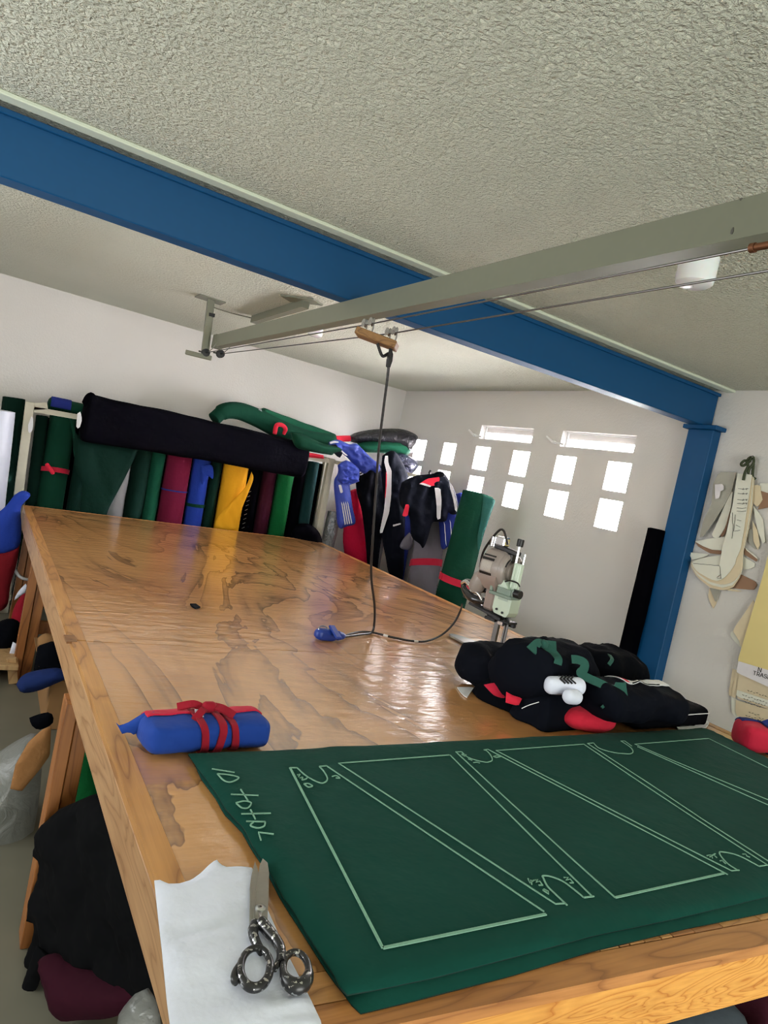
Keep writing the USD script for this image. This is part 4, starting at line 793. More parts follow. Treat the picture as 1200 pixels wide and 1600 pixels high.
obj('dark_sheet', puff([(60, 650), (300, 690), (505, 725), (490, 850), (300, 830), (40, 800)], (V(1.4, 6.26, 0), V(0, -1, 0)), .015, .05, smooth_poly=False), GR['black'], smooth=True, label='black cloth sheet hanging behind the row of standing cloth rolls', cat='cloth')
roll('dark green cloth roll just left of the left rack post', GR['dark_green'], (22, 622), (6, 790), 32, 6.12)
roll('narrow dark green roll behind the left rack post', GR['dark_green'], (66, 650), (49, 790), 18, RB)
t_, l_ = roll('green cloth roll tied with red tape right of the left rack post', GR['deep_green'], (100, 646), (77, 790), 39, RB); u = u_at(l_, 90, 735)
obj('tie_tape', l_.patch(u - .012, u + .012, 0, 2 * PI - .001, .004, .005, 4, 44, skew=.01), RED, t_, smooth=60)
obj('tie_knot', Loft(P(72, 724, Y=5.92), P(84, 741, Y=5.92), .016, end=.012).body(10, 14), REDC, t_, smooth=True)
roll('blackish green cloth roll behind the draped green cloth', GR['dark_green'], (137, 660), (114, 800), 21, RB)
roll('deep green cloth roll behind the draped green cloth', GR['deep_green'], (160, 650), (135, 800), 17, RB)
dr = thing('draped_cloth', 'dark green cloth draped in a wedge from the black bolt down to the table', 'cloth', P(170, 750, Y=5.9))
obj('drape', puff([(112, 668), (122, 680), (134, 690), (212, 700), (214, 706), (196, 745), (172, 790), (160, 812), (126, 812), (128, 760), (118, 730)], (V(0, 5.89, 0), V(-.05, -1, 0)), .05, .02, folds=(.25, .16, .008)), GR['dark_green'], dr, smooth=True)
obj('drape_edge', tube(spline([P(110, 652, Y=5.85), P(116, 680, Y=5.86), P(118, 712, Y=5.86), P(128, 742, Y=5.86)], 6), .012, 8), GR['deep_green'], dr, smooth=True)
roll('pale grey cloth roll leaning between the draped cloth and a green roll', GR['silver_grey'], (194, 700), (176, 806), 29, RB)
roll('dark green cloth roll right of the grey one', GR['dark_green'], (226, 690), (205, 810), 29, RB)
roll('narrow green cloth roll left of the maroon one', GR['green'], (251, 690), (231, 812), 22, RB)
t_, l_ = roll('maroon cloth roll with thin blue tie in the rack', GR['maroon'], (284, 695), (264, 816), 39, RB); u = u_at(l_, 280, 766)
obj('tie_thread', l_.patch(u - .004, u + .004, 0, 2 * PI - .001, .003, .003, 3, 44), GR['royal'], t_)
t_, l_ = roll('blue cloth roll with a green tie left of the yellow one', GR['blue'], (319, 700), (300, 820), 28, RB); u = u_at(l_, 306, 789)
obj('tie_tape', l_.patch(u - .009, u + .009, 0, 2 * PI - .001, .003, .004, 4, 44), GR['deep_green'], t_)
obj('loose_corner', puff([(313, 729), (331, 727), (333, 748), (324, 744), (316, 758)], (P(322, 740, Y=5.965), V(-.3, -1, 0)), .015, .012), GR['blue'], t_, smooth=True)
roll('narrow dark green cloth roll between the blue and yellow ones', GR['dark_green'], (343, 700), (323, 820), 17, RB)
t_, l_ = roll('bright yellow cloth roll with a loose wrapped flap', GR['yellow'], (374, 700), (353, 826), 40, RB)
obj('loose_flap', puff([(393, 737), (396, 748), (388, 770), (376, 800), (368, 827), (338, 824), (342, 806), (366, 780), (384, 760)], (P(372, 780, Y=5.935), V(-.2, -1, 0)), .02, .014, folds=(.5, .09, .006)), GR['yellow'], t_, smooth=True)
t_, l_ = roll('black cloth roll with white selvedge print right of the yellow one', GR['black'], (404, 700), (383, 832), 18, RB)
SELV = paint('selvedge_print', (150, 150, 150), .8)
for k in range(9):
    y = 768 + 7 * k; c = P(390 - .18 * (y - 768), y, Y=6.0); obj('selvedge_mark', bar(c - V(.012, 0, .012), c + V(.012, 0, .004), .006, .003), SELV, t_)
roll('dark maroon cloth roll left of the bright green one', GR['dark_maroon'], (426, 712), (405, 836), 22, RB)
roll('bright green cloth roll in the rack', GR['mid_green'], (451, 715), (430, 838), 27, RB)
roll('black cloth roll right of the bright green one', GR['black'], (474, 716), (453, 842), 16, RB)
t_, l_ = roll('dark teal cloth roll beside the right rack post with a blue tie', GR['dark_teal'], (490, 722), (469, 846), 19, RB); u = u_at(l_, 478, 822)
obj('tie_tape', l_.patch(u - .009, u + .009, 0, 2 * PI - .001, .003, .004, 4, 44), GR['royal'], t_)
sk_ = thing('sack', 'black stuffed sack low in front of the rolls by the right rack post', 'sack', P(480, 840, Y=5.86))
obj('sack_body', puff([(456, 832), (464, 820), (480, 818), (494, 826), (502, 840), (503, 856), (500, 900), (460, 900), (456, 850)], (P(480, 840, Y=5.76), V(-.2, -1, 0)), .10, .03, wr=.3), GR['black'], sk_, smooth=True)

# big black bolt across the front
A, B = P(140, 655, Y=5.70), P(474, 720, Y=5.70)
tb_ = thing('fabric_bolt', 'big black cloth bolt lying across the front of the rack', 'fabric bolt', (A + B) / 2)
lb = Loft(A + V(-.06, 0, .0), B + V(.03, 0, 0), .10, .178, end=.04, ex=2.8, wr=.012, ws=5., seed=77, sag=-.012, bulge=lambda u, p: 1 - .12 * u + .06 * np.exp(-((u - .04) / .05) ** 2) * (np.sin(p) > 0))
obj('rolled_cloth', lb.body(50, 48), GR['black'], tb_, smooth=60)
obj('paper_label', slab([(121, 646), (126, 643), (128, 656), (124, 670), (119, 669)], (lb.p0 + V(-.005, -.11, 0), V(-.45, -1, 0)), .003), PAPER, tb_)
obj('loose_corner', puff([(128, 628), (134, 617), (144, 613), (154, 624), (160, 640), (140, 645)], (lb.p0 + V(.05, -.06, 0), V(-.2, -1, 0)), .06, .02), GR['black'], tb_, smooth=True)
# cloth lying on top of the rack
A, B = P(74, 630, Y=6.12), P(135, 642, Y=6.12)
th_, lh = garment_roll(A, B + V(.2, 0, .0), .08, .055, .03, 'green cloth roll with a blue end lying on top of the rack', GR['deep_green'], NAVY and 2.3, .006, 41, cat='fabric roll', name='folded_cloth')
obj('blue_end', lh.patch(.0, .34, .2, PI * 1.1, .002, .005, 8, 20), GR['royal'], th_, smooth=True)
tg1 = thing('folded_cloth', 'long green cloth lying bent on top of the rack behind the black bolt', 'cloth', P(400, 660, Y=6.05))
obj('folded_body', tube(spline(np.array([P(334, 655, Y=6.0), P(350, 643, Y=6.02), P(372, 642, Y=6.05), P(400, 652, Y=6.05), P(440, 672, Y=6.02), P(480, 688, Y=6.0), P(520, 695, Y=5.98)]), 8), [.06] * 6 + list(np.linspace(.07, .10, 43)), 20), GR['deep_green'], tg1, smooth=True)
tg2 = thing('folded_cloth', 'green cloth roll tied with red at its ends on top of the rack', 'fabric roll', P(470, 665, Y=6.1))
lg2 = Loft(P(404, 648, Y=6.12), P(522, 690, Y=6.1), .09, .075, end=.03, ex=2.4, wr=.014, ws=7., seed=51)
obj('rolled_cloth', lg2.body(36, 36), GR['green'], tg2, smooth=True)
obj('red_tie', tube(spline(np.array([P(429, 678, Y=5.95), P(432, 665, Y=5.93), P(440, 664, Y=5.93), P(446, 670, Y=5.93), P(443, 678, Y=5.95)]), 6), .02, 10), REDC, tg2, smooth=True)
obj('red_tie', Loft(P(518, 686, Y=6.0), P(548, 685, Y=6.0), .028, .03, end=.01, wr=.004, ws=20).body(12, 18), REDC, tg2, smooth=True)
obj('paper_tag', slab([(401, 641), (408, 638), (410, 645), (404, 648)], (P(405, 643, Y=6.0), V(-.2, -1, .2)), .003), SILVER, tg2)
tg3 = thing('folded_cloth', 'dark green folded cloth on the right end of the rack above the post', 'cloth', P(490, 700, Y=5.9))
obj('folded_body', puff([(455, 676), (475, 680), (500, 692), (530, 700), (530, 706), (505, 708), (480, 704), (462, 698)], (V(0, 5.9, 0), V(-.2, -1, .1)), .22, .02, wr=.25), GR['deep_green'], tg3, smooth=True)
obj('red_cloth', puff([(477, 706), (505, 711), (506, 717), (478, 714)], (V(0, 5.82, 0), V(0, -1, 0)), .06, .012, smooth_poly=False), REDC, smooth=True, label='red cloth edge hanging over the top rail at the right rack post', cat='cloth')

# black and green stuffed bags on top at the corner
BAGB = mat('black_plastic_film', {'g': ('geometry', {}), 'n': ('noise_texture', {'scale': 14., 'detail': 4., 'distortion': 1.2}), 'b': ('bump', {'strength': .7, 'distance': .03}), 'p': ('principled_bsdf', {'base_color': (.012, .011, .016), 'roughness': .28})},
    [('g.position', 'n.vector'), ('n.fac', 'b.height'), ('b.normal', 'p.normal')], surface='p.BSDF')
BAGD = mat('clear_plastic_film', {'g': ('geometry', {}), 'n': ('noise_texture', {'scale': 16., 'detail': 4., 'distortion': 1.6}), 'b': ('bump', {'strength': 1., 'distance': .04}), 'p': ('principled_bsdf', {'base_color': (.03, .034, .07), 'roughness': .16, 'coat_weight': .6})},
    [('g.position', 'n.vector'), ('n.fac', 'b.height'), ('b.normal', 'p.normal')], surface='p.BSDF')
obj('stuffed_bag', puff([(546, 682), (556, 676), (584, 671), (620, 670), (640, 675), (652, 684), (646, 700), (640, 708), (610, 700), (570, 694), (548, 690)], (V(3.1, 6.0, 0), V(-.35, -1, .0)), .40, .03, wr=.15), BAGB, smooth=True, label='black stuffed bag on top of the garments in the corner', cat='bag')
obj('folded_cloth', puff([(552, 696), (570, 690), (600, 688), (625, 690), (640, 704), (630, 712), (600, 708), (570, 706)], (V(3.1, 5.95, 0), V(-.35, -1, .0)), .34, .025, wr=.2, folds=(0, .12, .02)), GR['green'], smooth=True, label='green cloth squeezed under the black stuffed bag in the corner', cat='cloth')
obj('plastic_bag', puff([(604, 710), (625, 708), (645, 716), (654, 726), (646, 738), (632, 752), (622, 758), (610, 752), (604, 735)], (V(3.15, 5.85, 0), V(-.4, -1, .0)), .2, .02, wr=.5, ws=9, folds=(1.2, .08, .02)), BAGD, smooth=True, label='glossy dark plastic bag hanging below the green cloth in the corner', cat='bag')

# standing rolls right of the rack
roll('crinkled silver wrapped roll right of the rack post', SILVER, (523, 800), (512, 850), 22, 5.9)
obj('red_cloth', puff([(547, 768), (553, 765), (560, 767), (566, 800), (574, 890), (574, 990), (552, 990), (541, 880), (537, 835)], (V(2.95, 5.9, 0), V(-.1, -1, 0)), .16, .022, wr=.15), GR['red'], smooth=True, label='red cloth hanging behind the blue tracksuit trousers beside the rack', cat='cloth')
roll('pale grey cloth roll behind the striped navy jacket', GR['silver_grey'], (601, 770), (580, 890), 26, 5.95)
roll('royal blue cloth roll between the black jacket and the grey roll', GR['royal'], (641, 770), (619, 900), 25, 5.68)
t_, l_ = roll('grey cloth roll tied with red tape standing beyond the table', GR['grey'], (682, 780), (659, 920), 48, 5.05, spiral=.04); u = u_at(l_, 665, 880)
obj('tie_tape', l_.patch(u - .02, u + .02, 0, 2 * PI - .001, .004, .006, 4, 44, skew=.025), RED, t_, smooth=60)
t_, l_ = roll('big green cloth roll tied with red tape leaning on the right wall', GR['deep_green'], (747, 772), (706, 930), 50, 4.22, 4.18, spiral=.05); u = u_at(l_, 706, 906)
TEALW = fabric('cloth_teal_green', (24, 84, 76), .6, .2)
obj('tie_tape', l_.patch(u - .016, u + .016, 0, 2 * PI - .001, .004, .006, 4, 44, skew=-.01), RED, t_, smooth=60)
obj('loose_edge', puff([(753, 772), (772, 780), (773, 786), (766, 806), (756, 835), (748, 862), (746, 840), (752, 805)], (l_.pt(np.array([.8]), np.array([PI / 2]), 0)[0], V(-.8, -1, .1)), .03, .015, wr=.3), TEALW, t_, smooth=True)
roll('tall black cloth roll standing against the column', GR['black'], (1027, 828), (983, 1010), 30, 3.64, 3.61, plane='X', spiral=.02, wr=.002)

# ------------------------------------------------------------------ garments hanging in the corner
TRACK = fabric('track_blue', (44, 66, 168), .5, .1, spec=.5); WSTR = paint('white_stripe', (226, 222, 226), .6)
pole = thing('hanging_pole', 'steel clothes pole from the rack post to the right wall behind the hanging garments', 'pole', P(600, 735, Y=5.8))
pa_, pb_2 = pr_ + V(.01, .02, -.03), P(690, 748, X=XW)
obj('tube', cyl(pa_, pb_2 + V(0, 0, -.01), .016), RACKM, pole); obj('wall_flange', cyl(pb_2 + V(-.012, 0, -.01), pb_2 + V(0, 0, -.01), .04), RACKM, pole)
def garment(name, label, cat, pl, px, T, mt, sp=.018, **k):
    t = thing(name, label, cat, P(*px[0], pl=pl)); obj('body', puff(px, pl, T, sp, **k), mt, t, smooth=True); return t
def on_garment(name, pl, px, mt, t, lift, th=.004, sm=False):
    n = V(*pl[1]) / np.linalg.norm(pl[1]); n = n if np.dot(CAM - pl[0], n) > 0 else -n
    obj(name, slab(px, (pl[0], n), th, lift, sp=.03), mt, t)
pl = (V(2.9, 5.72, 0), V(-.2, -1, .0))
g = garment('track_jacket', 'shiny blue tracksuit top bunched over the rack corner', 'jacket', pl, [(514, 691), (528, 687), (545, 694), (556, 693), (566, 702), (580, 716), (592, 726), (590, 740), (578, 735), (568, 740), (556, 730), (543, 715), (530, 706), (516, 704)], .14, TRACK, sp=.010, wr=1.0, ws=20, folds=(.9, .07, .018))
on_garment('white_piping', pl, [(515, 691), (522, 689), (530, 690), (529, 692), (522, 692), (516, 694)], WSTR, g, .075); on_garment('white_piping', pl, [(524, 698), (530, 700), (544, 712), (542, 713), (529, 703)], WSTR, g, .07)
on_garment('dark_shoulder', pl, [(514, 696), (524, 694), (536, 708), (530, 716), (520, 706)], NAVY, g, .062, .02)
pl = (V(2.85, 5.66, 0), V(-.2, -1, .0))
g = garment('tracksuit_trousers', 'blue tracksuit trousers with white side stripes hanging beside the rack post', 'trousers', pl, [(530, 726), (541, 721), (550, 724), (560, 732), (560, 750), (548, 757), (546, 760), (551, 795), (555, 817), (542, 822), (529, 824), (525, 790), (522, 754), (528, 740)], .10, TRACK, wr=.3, ws=12)
obj('gathered_sleeve', puff([(528, 727), (534, 722), (541, 719), (549, 722), (555, 728), (561, 734), (559, 745), (561, 752), (551, 756), (543, 753), (534, 757), (527, 750), (530, 740)], (pl[0] + V(-.02, -.07, 0), pl[1]), .10, .008, wr=1.1, ws=26, smooth_poly=False), TRACK, g, smooth=True)
for k in range(4):
    x0, x1 = 533 + 3 * k, 539 + 3.4 * k; on_garment('white_stripe', pl, [(x0, 784 - k * .4), (x0 + 1.5, 784 - k * .4), (x1 + 1.6, 821 - k * .6), (x1, 821.5 - k * .6)], WSTR, g, .052)
on_garment('white_label', pl, [(529, 758), (533, 757), (536, 769), (532, 771)], WSTR, g, .05)
pl = (V(3.0, 5.75, 0), V(-.25, -1, .0))
g = garment('hanging_trousers', 'black trousers hanging between the blue tracksuit and the striped jacket', 'trousers', pl, [(556, 742), (566, 722), (590, 724), (602, 745), (604, 800), (594, 850), (587, 900), (576, 895), (572, 850), (566, 800), (558, 770)], .12, NAVY2, wr=.5, ws=10, folds=(0, .09, .016))
on_garment('white_edge', pl, [(561, 738), (566, 735), (567, 737), (562, 740)], WSTR, g, .062); on_garment('white_edge', pl, [(562, 742), (567, 739), (568, 741), (563, 743)], WSTR, g, .062)
pl = (V(3.05, 5.55, 0), V(-.3, -1, .0))
g = garment('striped_jacket', 'navy tracksuit jacket with a long white sleeve stripe hanging in the corner', 'jacket', pl, [(598, 712), (612, 704), (622, 712), (636, 740), (634, 762), (632, 820), (628, 905), (610, 900), (603, 870), (597, 832), (600, 780), (596, 740)], .14, NAVY, wr=.5, ws=10, folds=(.1, .10, .018))
on_garment('white_stripe', pl, [(602, 712), (606, 711), (607, 725), (612, 735), (611, 776), (608, 801), (597, 834), (593, 833), (600, 797), (604, 757), (604, 737), (600, 721)], WSTR, g, .078)
on_garment('red_edge', pl, [(603, 737), (604.4, 738), (604.2, 757), (602, 780), (601, 780), (602.6, 757)], REDC, g, .079); on_garment('white_print', pl, [(614, 820), (626, 817), (627, 819), (614, 823)], WSTR, g, .073)
pl = (V(3.2, 4.93, 0), V(-.45, -1, .0))
g = garment('hanging_jacket', 'black jacket with a red collar on a hanger before the glass blocks', 'jacket', pl, [(628, 754), (640, 747), (652, 743), (670, 741), (684, 739), (694, 740), (702, 752), (711, 770), (716, 799), (706, 804), (700, 800), (696, 814), (682, 815), (675, 817), (668, 840), (661, 856), (656, 850), (643, 838), (640, 808), (626, 790), (624, 770)], .13, NAVY, wr=.6, ws=10, folds=(.15, .11, .022))
on_garment('red_collar', pl, [(655, 756), (667, 748), (688, 745), (685, 757), (673, 760)], REDC, g, .07); on_garment('collar_edge', pl, [(655, 756), (660, 754), (674, 759), (673, 761.5)], WSTR, g, .076)
on_garment('white_stripe', pl, [(679, 762), (688, 762), (690, 783), (688, 812), (682.5, 812), (682, 787)], WSTR, g, .075); on_garment('white_stripe', pl, [(702, 752), (707, 760), (712, 780), (715, 800), (711.5, 800), (708, 780), (703, 762)], WSTR, g, .072)
on_garment('red_lining', pl, [(634, 788), (640, 788), (637, 807), (628, 807)], REDC, g, .06)
hk = [P(672, 745, pl=pl), P(671, 738, pl=pl), P(673, 735, pl=pl)]; obj('hanger_hook', tube(np.array(hk), .010, 8), BLACKP, g); obj('hood_fold', puff([(676, 741), (684, 737), (693, 738), (694, 744), (682, 746)], (pl[0] + V(-.02, -.05, 0), pl[1]), .05, .012), NAVY2, g, smooth=True)
pl = (V(3.3, 4.8, 0), V(-.45, -1, .0))
g = garment('hanging_trousers', 'dark blue trousers with thin white stripes hanging below the red collared jacket', 'trousers', (pl[0] + V(.1, .12, 0), pl[1]), [(685, 800), (700, 790), (714, 795), (713, 817), (704, 848), (698, 855), (690, 857), (687, 830)], .09, GR['royal'], wr=.2)
pl2 = (pl[0] + V(.1, .12, 0), pl[1])
on_garment('thin_stripe', pl2, [(693.6, 815), (694.8, 815), (697.6, 853), (696.4, 853)], WSTR, g, .05); on_garment('thin_stripe', pl2, [(702.6, 812), (703.8, 812), (706.4, 841), (705.2, 842)], WSTR, g, .05)
obj('hanging_scarf', puff([(712, 772), (722, 770), (727, 780), (722, 792), (714, 797)], (V(3.5, 4.98, 0), V(-.45, -1, 0)), .05, .012, wr=.4), GR['royal'], smooth=True, label='small blue cloth hanging between the black jacket and the big green roll', cat='cloth')
obj('grey_pouch', puff([(640, 832), (645, 845), (642, 857), (634, 859), (625, 855), (630, 843)], (V(3.05, 5.42, 0), V(-.3, -1, .0)), .08, .014, wr=.3), GR['grey'], smooth=True, label='small grey cloth pouch hanging between the navy jacket and the grey roll', cat='pouch')

# ------------------------------------------------------------------ card patterns on the right wall
CARD = paint('card_white', (226, 226, 212), .7, .04, .03, 20.); KRAFT = paint('card_brown', (150, 116, 92), .8, .05); GREYP = paint('bag_grey', (166, 164, 152), .5, .1, .3, 30.)
CREAM = paint('card_cream', (220, 204, 172), .75, .04); YELLOWC = paint('card_yellow', (224, 206, 140), .7, .03, .02, 10.); INK = paint('pencil_ink', (48, 46, 44), .8)
NX = V(-1, 0, 0); wp = lambda lift: (V(XW - lift, 0, 0), NX)
c6 = lambda q: [(1080 + x / 6.15, 700 + y / 6.15) for x, y in q]
pt_ = thing('hanging_patterns', 'bunch of white card patterns tied by a cord on the wall beside the blue column', 'patterns', P(1150, 800, X=XW - .03))
def card(px, lift, mt=CARD, th=.003, bend=.0, name='pattern_card'): obj(name, slab(c6(px), wp(lift), th, bend=bend), mt, pt_)
card([(230, 350), (290, 235), (450, 240), (430, 300), (400, 420), (330, 560), (250, 700), (140, 850), (95, 865), (140, 700), (220, 540)], .012, GREYP, .004, .03, 'plastic_sleeve')
card([(175, 1345), (275, 1365), (240, 1500), (212, 1545), (165, 1440)], .006, CREAM); card([(178, 1345), (284, 1365), (236, 1490)], .012, GREYP)
card([(500, 1040), (615, 1105), (600, 1155), (500, 1170)], .010); card([(515, 960), (640, 1068), (632, 1096), (505, 1020)], .016, KRAFT); card([(520, 960), (645, 1062), (640, 1072), (518, 972)], .022)
card([(480, 1215), (645, 1298), (600, 1365), (370, 1345), (420, 1290)], .010, KRAFT)
card([(600, 560), (650, 620), (690, 690), (712, 920), (695, 935), (640, 800), (612, 650)], .014); card([(540, 780), (610, 780), (660, 960), (640, 985), (590, 960), (550, 900)], .010, GREYP); card([(590, 700), (640, 800), (660, 940), (640, 980), (600, 900)], .017, CREAM)
card([(660, 340), (790, 335), (790, 470), (670, 415)], .010); card([(665, 410), (790, 450), (790, 560), (640, 592), (690, 480)], .014, KRAFT); card([(588, 362), (665, 350), (668, 430), (690, 490), (640, 572), (585, 520)], .018, CREAM)
card([(200, 830), (230, 770), (382, 408), (402, 400), (385, 560), (330, 760), (265, 862), (205, 865)], .020); card([(330, 640), (385, 560), (360, 700), (320, 850), (270, 858)], .016, KRAFT)
card([(228, 350), (312, 345), (312, 400), (282, 412), (272, 482), (230, 490)], .045, WSTR, .002, name='paper_label')
card([(42, 905), (130, 950), (300, 990), (300, 1022), (180, 1012), (70, 950)], .018, KRAFT); card([(38, 897), (180, 872), (335, 852), (310, 985), (200, 978), (100, 938)], .024)
card([(-25, 1000), (60, 1010), (180, 1022), (120, 1050), (10, 1080)], .018); card([(0, 1090), (120, 1055), (295, 1028), (275, 1130), (5, 1100)], .027)
card([(300, 1335), (495, 1376), (420, 1382), (330, 1362), (180, 1340)], .022, CREAM)
for k, (dx, dy) in enumerate(((30, 75), (18, 48), (8, 22))):
    card([(460 + dx, 250), (590 + dx * .6, 258), (560 + dx, 560), (522 + dx * .7, 830), (490 + dx * .3, 1010), (495 + dx * .0, 1150), (470, 1200 + dy * .5), (400, 1270 + dy), (300, 1295 + dy), (180, 1265 + dy), (60, 1190 + dy * .7), (-5, 1115 + dy * .3), (5, 1095), (270, 1132), (300, 960), (410, 540)], .030 + .005 * k, CARD if k % 2 else CREAM, .003)
card([(445, 245), (585, 255), (575, 330), (545, 520), (505, 800), (470, 990), (432, 1060), (420, 1120), (345, 1225), (270, 1280), (190, 1265), (60, 1190), (0, 1112), (10, 1092), (272, 1130), (300, 960), (332, 850), (400, 540)], .048)
def ink(q, lift=.0515, w=.0022): obj('pencil_mark', tube(np.array([P(*p, X=XW - lift) for p in c6(q)]), w * .5, 5), INK, pt_)
for y in (395, 440, 500, 535, 580, 610): ink([(450 + (y - 400) * -.06, y - 4), (500 + (y - 400) * -.06, y), (548 + (y - 400) * -.1, y - 4)])
for y in (385, 430, 490, 525): ink([(500, y), (497, y + 18)]); ink([(535, y), (531, y + 18)])
ink([(275, 1135), (285, 1250)]); ink([(20, 1108), (270, 1132)]); ink([(398, 620), (395, 700), (405, 760), (392, 870)]); ink([(425, 640), (410, 800)]); ink([(440, 690), (480, 700)]); ink([(430, 740), (470, 760)]); ink([(245, 1245), (285, 1215)]); ink([(250, 1255), (290, 1252)]); ink([(415, 800), (470, 790)])
obj('tie_cord', [tube(spline(np.array([P(*p, X=XW - l) for p, l in zip(c6(q), ls)]), 6), .0075, 8) for q, ls in (([(500, 310), (515, 240), (545, 170), (520, 120), (480, 150), (500, 170), (560, 130)], (.06, .06, .05, .04, .05, .05, .04)), ([(560, 130), (590, 85), (600, 140), (560, 200), (545, 250)], (.04, .03, .04, .05, .05)), ([(530, 130), (560, 95), (590, 88)], (.04, .03, .02)), ([(600, 150), (590, 270), (620, 300)], (.03, .03, .02)))], paint('cord_green', (58, 66, 44), .8, .4, .2, 200.), pt_)
obj('nail', cyl(P(*c6([(588, 84)])[0], X=XW + .0), P(*c6([(588, 84)])[0], X=XW - .04), .004), DARKSTEEL, pt_)
# stack of yellow and cream patterns at the right edge
ys = thing('pattern_stack', 'stack of yellow and cream card patterns hanging on the right wall beyond the red bundle', 'patterns', P(1190, 1000, X=XW - .03))
def sheet(px, lift, mt, th=.003, bend=0., name='pattern_sheet'): obj(name, slab(px, wp(lift), th, bend=bend), mt, ys)
sheet([(1143, 1088), (1151, 1093), (1230, 1120), (1330, 1150), (1330, 1168), (1200, 1136), (1146, 1119), (1143, 1108)], .012, CARD); sheet([(1150, 1094), (1200, 1108), (1330, 1150), (1330, 1166), (1200, 1132), (1149, 1118)], .018, CREAM)
sheet([(1145, 1045), (1153, 1048), (1147, 1090), (1138, 1086)], .010, CREAM); sheet([(1150, 1050), (1156, 1052), (1150, 1091), (1143, 1089)], .016, CREAM)
sheet([(1155, 1050), (1200, 1064), (1330, 1104), (1330, 1150), (1240, 1122), (1150, 1090)], .022, CREAM); sheet([(1152, 1078), (1200, 1094), (1330, 1134), (1330, 1142), (1200, 1104), (1150, 1088)], .027, CARD)
sheet([(1178, 938), (1160, 965), (1146, 985), (1157, 1003), (1160, 1016), (1190, 960)], .018, CREAM, bend=.02); sheet([(1146, 985), (1140, 990), (1146, 1000), (1155, 1009), (1158, 1014), (1157, 1000)], .012, CARD)
sheet([(1208, 836), (1192, 900), (1172, 968), (1152, 1035), (1200, 1050), (1330, 1090), (1370, 930), (1380, 850)], .036, YELLOWC); sheet([(1154, 1033), (1200, 1047), (1330, 1086), (1326, 1108), (1200, 1073), (1151, 1051)], .041, WSTR)
rv = P(1230, 1120, X=XW - .05) - P(1150, 1093, X=XW - .05); rv /= np.linalg.norm(rv); uv_ = np.cross(V(-1, 0, 0), rv) * -1
uv_ = uv_ if uv_[2] > 0 else -uv_
def wtext(txt, px, py, h, lift, par):
    m = meshkit.text_mesh(txt, h, .001); v = m.vertices.copy(); o = P(px, py, X=XW - lift)
    m.vertices = o + np.outer(v[:, 0], rv) + np.outer(v[:, 1], uv_) + np.outer(v[:, 2], NX); obj('lettering', m, INK, par)
wtext('N', 1183, 1049, .024, .0435, ys); wtext('TRASERO', 1176, 1054, .022, .0435, ys)
for (x, y, n_) in ((1168, 1079, 8), (1160, 1086, 9), (1162, 1092, 8), (1164, 1097, 6), (1170, 1113, 4), (1165, 1118, 6), (1186, 1122, 3)):
    for k in range(n_): obj('pencil_mark', tube(np.array([P(x + 4.5 * k, y + 1.45 * k + (k % 3 - 1) * .8, X=XW - .0295), P(x + 4.5 * k + 2.6, y + 1.45 * k + 1.2 - (k % 2) * 1.6, X=XW - .0295)]), .0012, 5), INK, ys)

# ------------------------------------------------------------------ left of the table and beneath it
pl = (V(.2, 5.16, 0), V(-.1, -1, 0))
g = garment('hanging_garment', 'blue and dark red garment hanging at the far left corner of the table', 'garment', pl, [(22, 774), (35, 767), (48, 774), (33, 792), (33, 820), (31, 850), (16, 862), (-14, 864), (-14, 815), (8, 792)], .12, GR['blue'], wr=.25)
obj('red_panel', puff([(-14, 860), (16, 859), (30, 848), (26, 880), (16, 915), (10, 948), (-14, 948)], pl, .10, .02, wr=.25), fabric('wine_red_cloth', (120, 16, 28), .9), g, smooth=True)
obj('hanging_cloth', puff([(30, 846), (40, 852), (46, 880), (46, 960), (30, 985), (14, 980), (18, 930), (26, 890)], (V(.2, 5.32, 0), V(-.1, -1, 0)), .08, .02), GR['dark_green'], smooth=True, label='dark green cloth hanging under the blue and red garment', cat='cloth')
obj('white_strap', tube(spline(np.array([P(24, 891, Y=5.2), P(30, 900, Y=5.18), P(40, 905, Y=5.2), P(52, 905, Y=5.24)]), 6), .011, 8), PAPER, smooth=True, label='white strap hanging in a curve before the dark green cloth', cat='strap')
obj('red_cloth', puff([(44, 920), (48, 960), (40, 985), (18, 985), (20, 955), (30, 935)], (V(.2, 4.98, 0), V(-.1, -1, 0)), .12, .02), fabric('deep_red_cloth', (150, 20, 40), .9), smooth=True, label='deep red cloth stuffed beside the far table leg', cat='cloth')
obj('white_rag', puff([(40, 912), (44, 922), (30, 932), (22, 938), (28, 925)], (V(.2, 4.9, 0), V(-.1, -1, 0)), .05, .02), WHITEC, smooth=True, label='small white rag on the deep red cloth beside the far leg', cat='cloth')
obj('black_clothes', puff([(-30, 985), (0, 972), (18, 968), (32, 978), (30, 1010), (22, 1030), (10, 1042), (-30, 1058)], (V(.1, 4.7, 0), V(-.1, -1, 0)), .22, .03), NAVY2, smooth=True, label='black clothes piled on a wooden stool at the left edge', cat='clothes')
obj('white_rag', puff([(20, 1003), (27, 1008), (24, 1020), (16, 1030), (14, 1024)], (V(.1, 4.52, 0), V(-.1, -1, 0)), .05, .02), WHITEC, smooth=True, label='crumpled white rag below the black clothes on the stool', cat='cloth')
st = thing('wooden_stool', 'pale wooden stool under black clothes at the left edge', 'stool', P(20, 1100, Y=4.5))
def leg2(x0, y0, x1, y1, Y, w, mt):
    a, b = P(x0, y0, Y=Y), P(x1, y1, Y=Y); b = a + (b - a) * (a[2] / (a[2] - b[2])) ; obj('leg', bar(a, b + (a - b) * .005, w, .035, up=(0, 1, 0), b=.003), mt, st)
leg2(18, 1028, 28, 1165, 4.35, .05, PALEW); leg2(22, 1040, 15, 1150, 4.46, .045, LEGW)
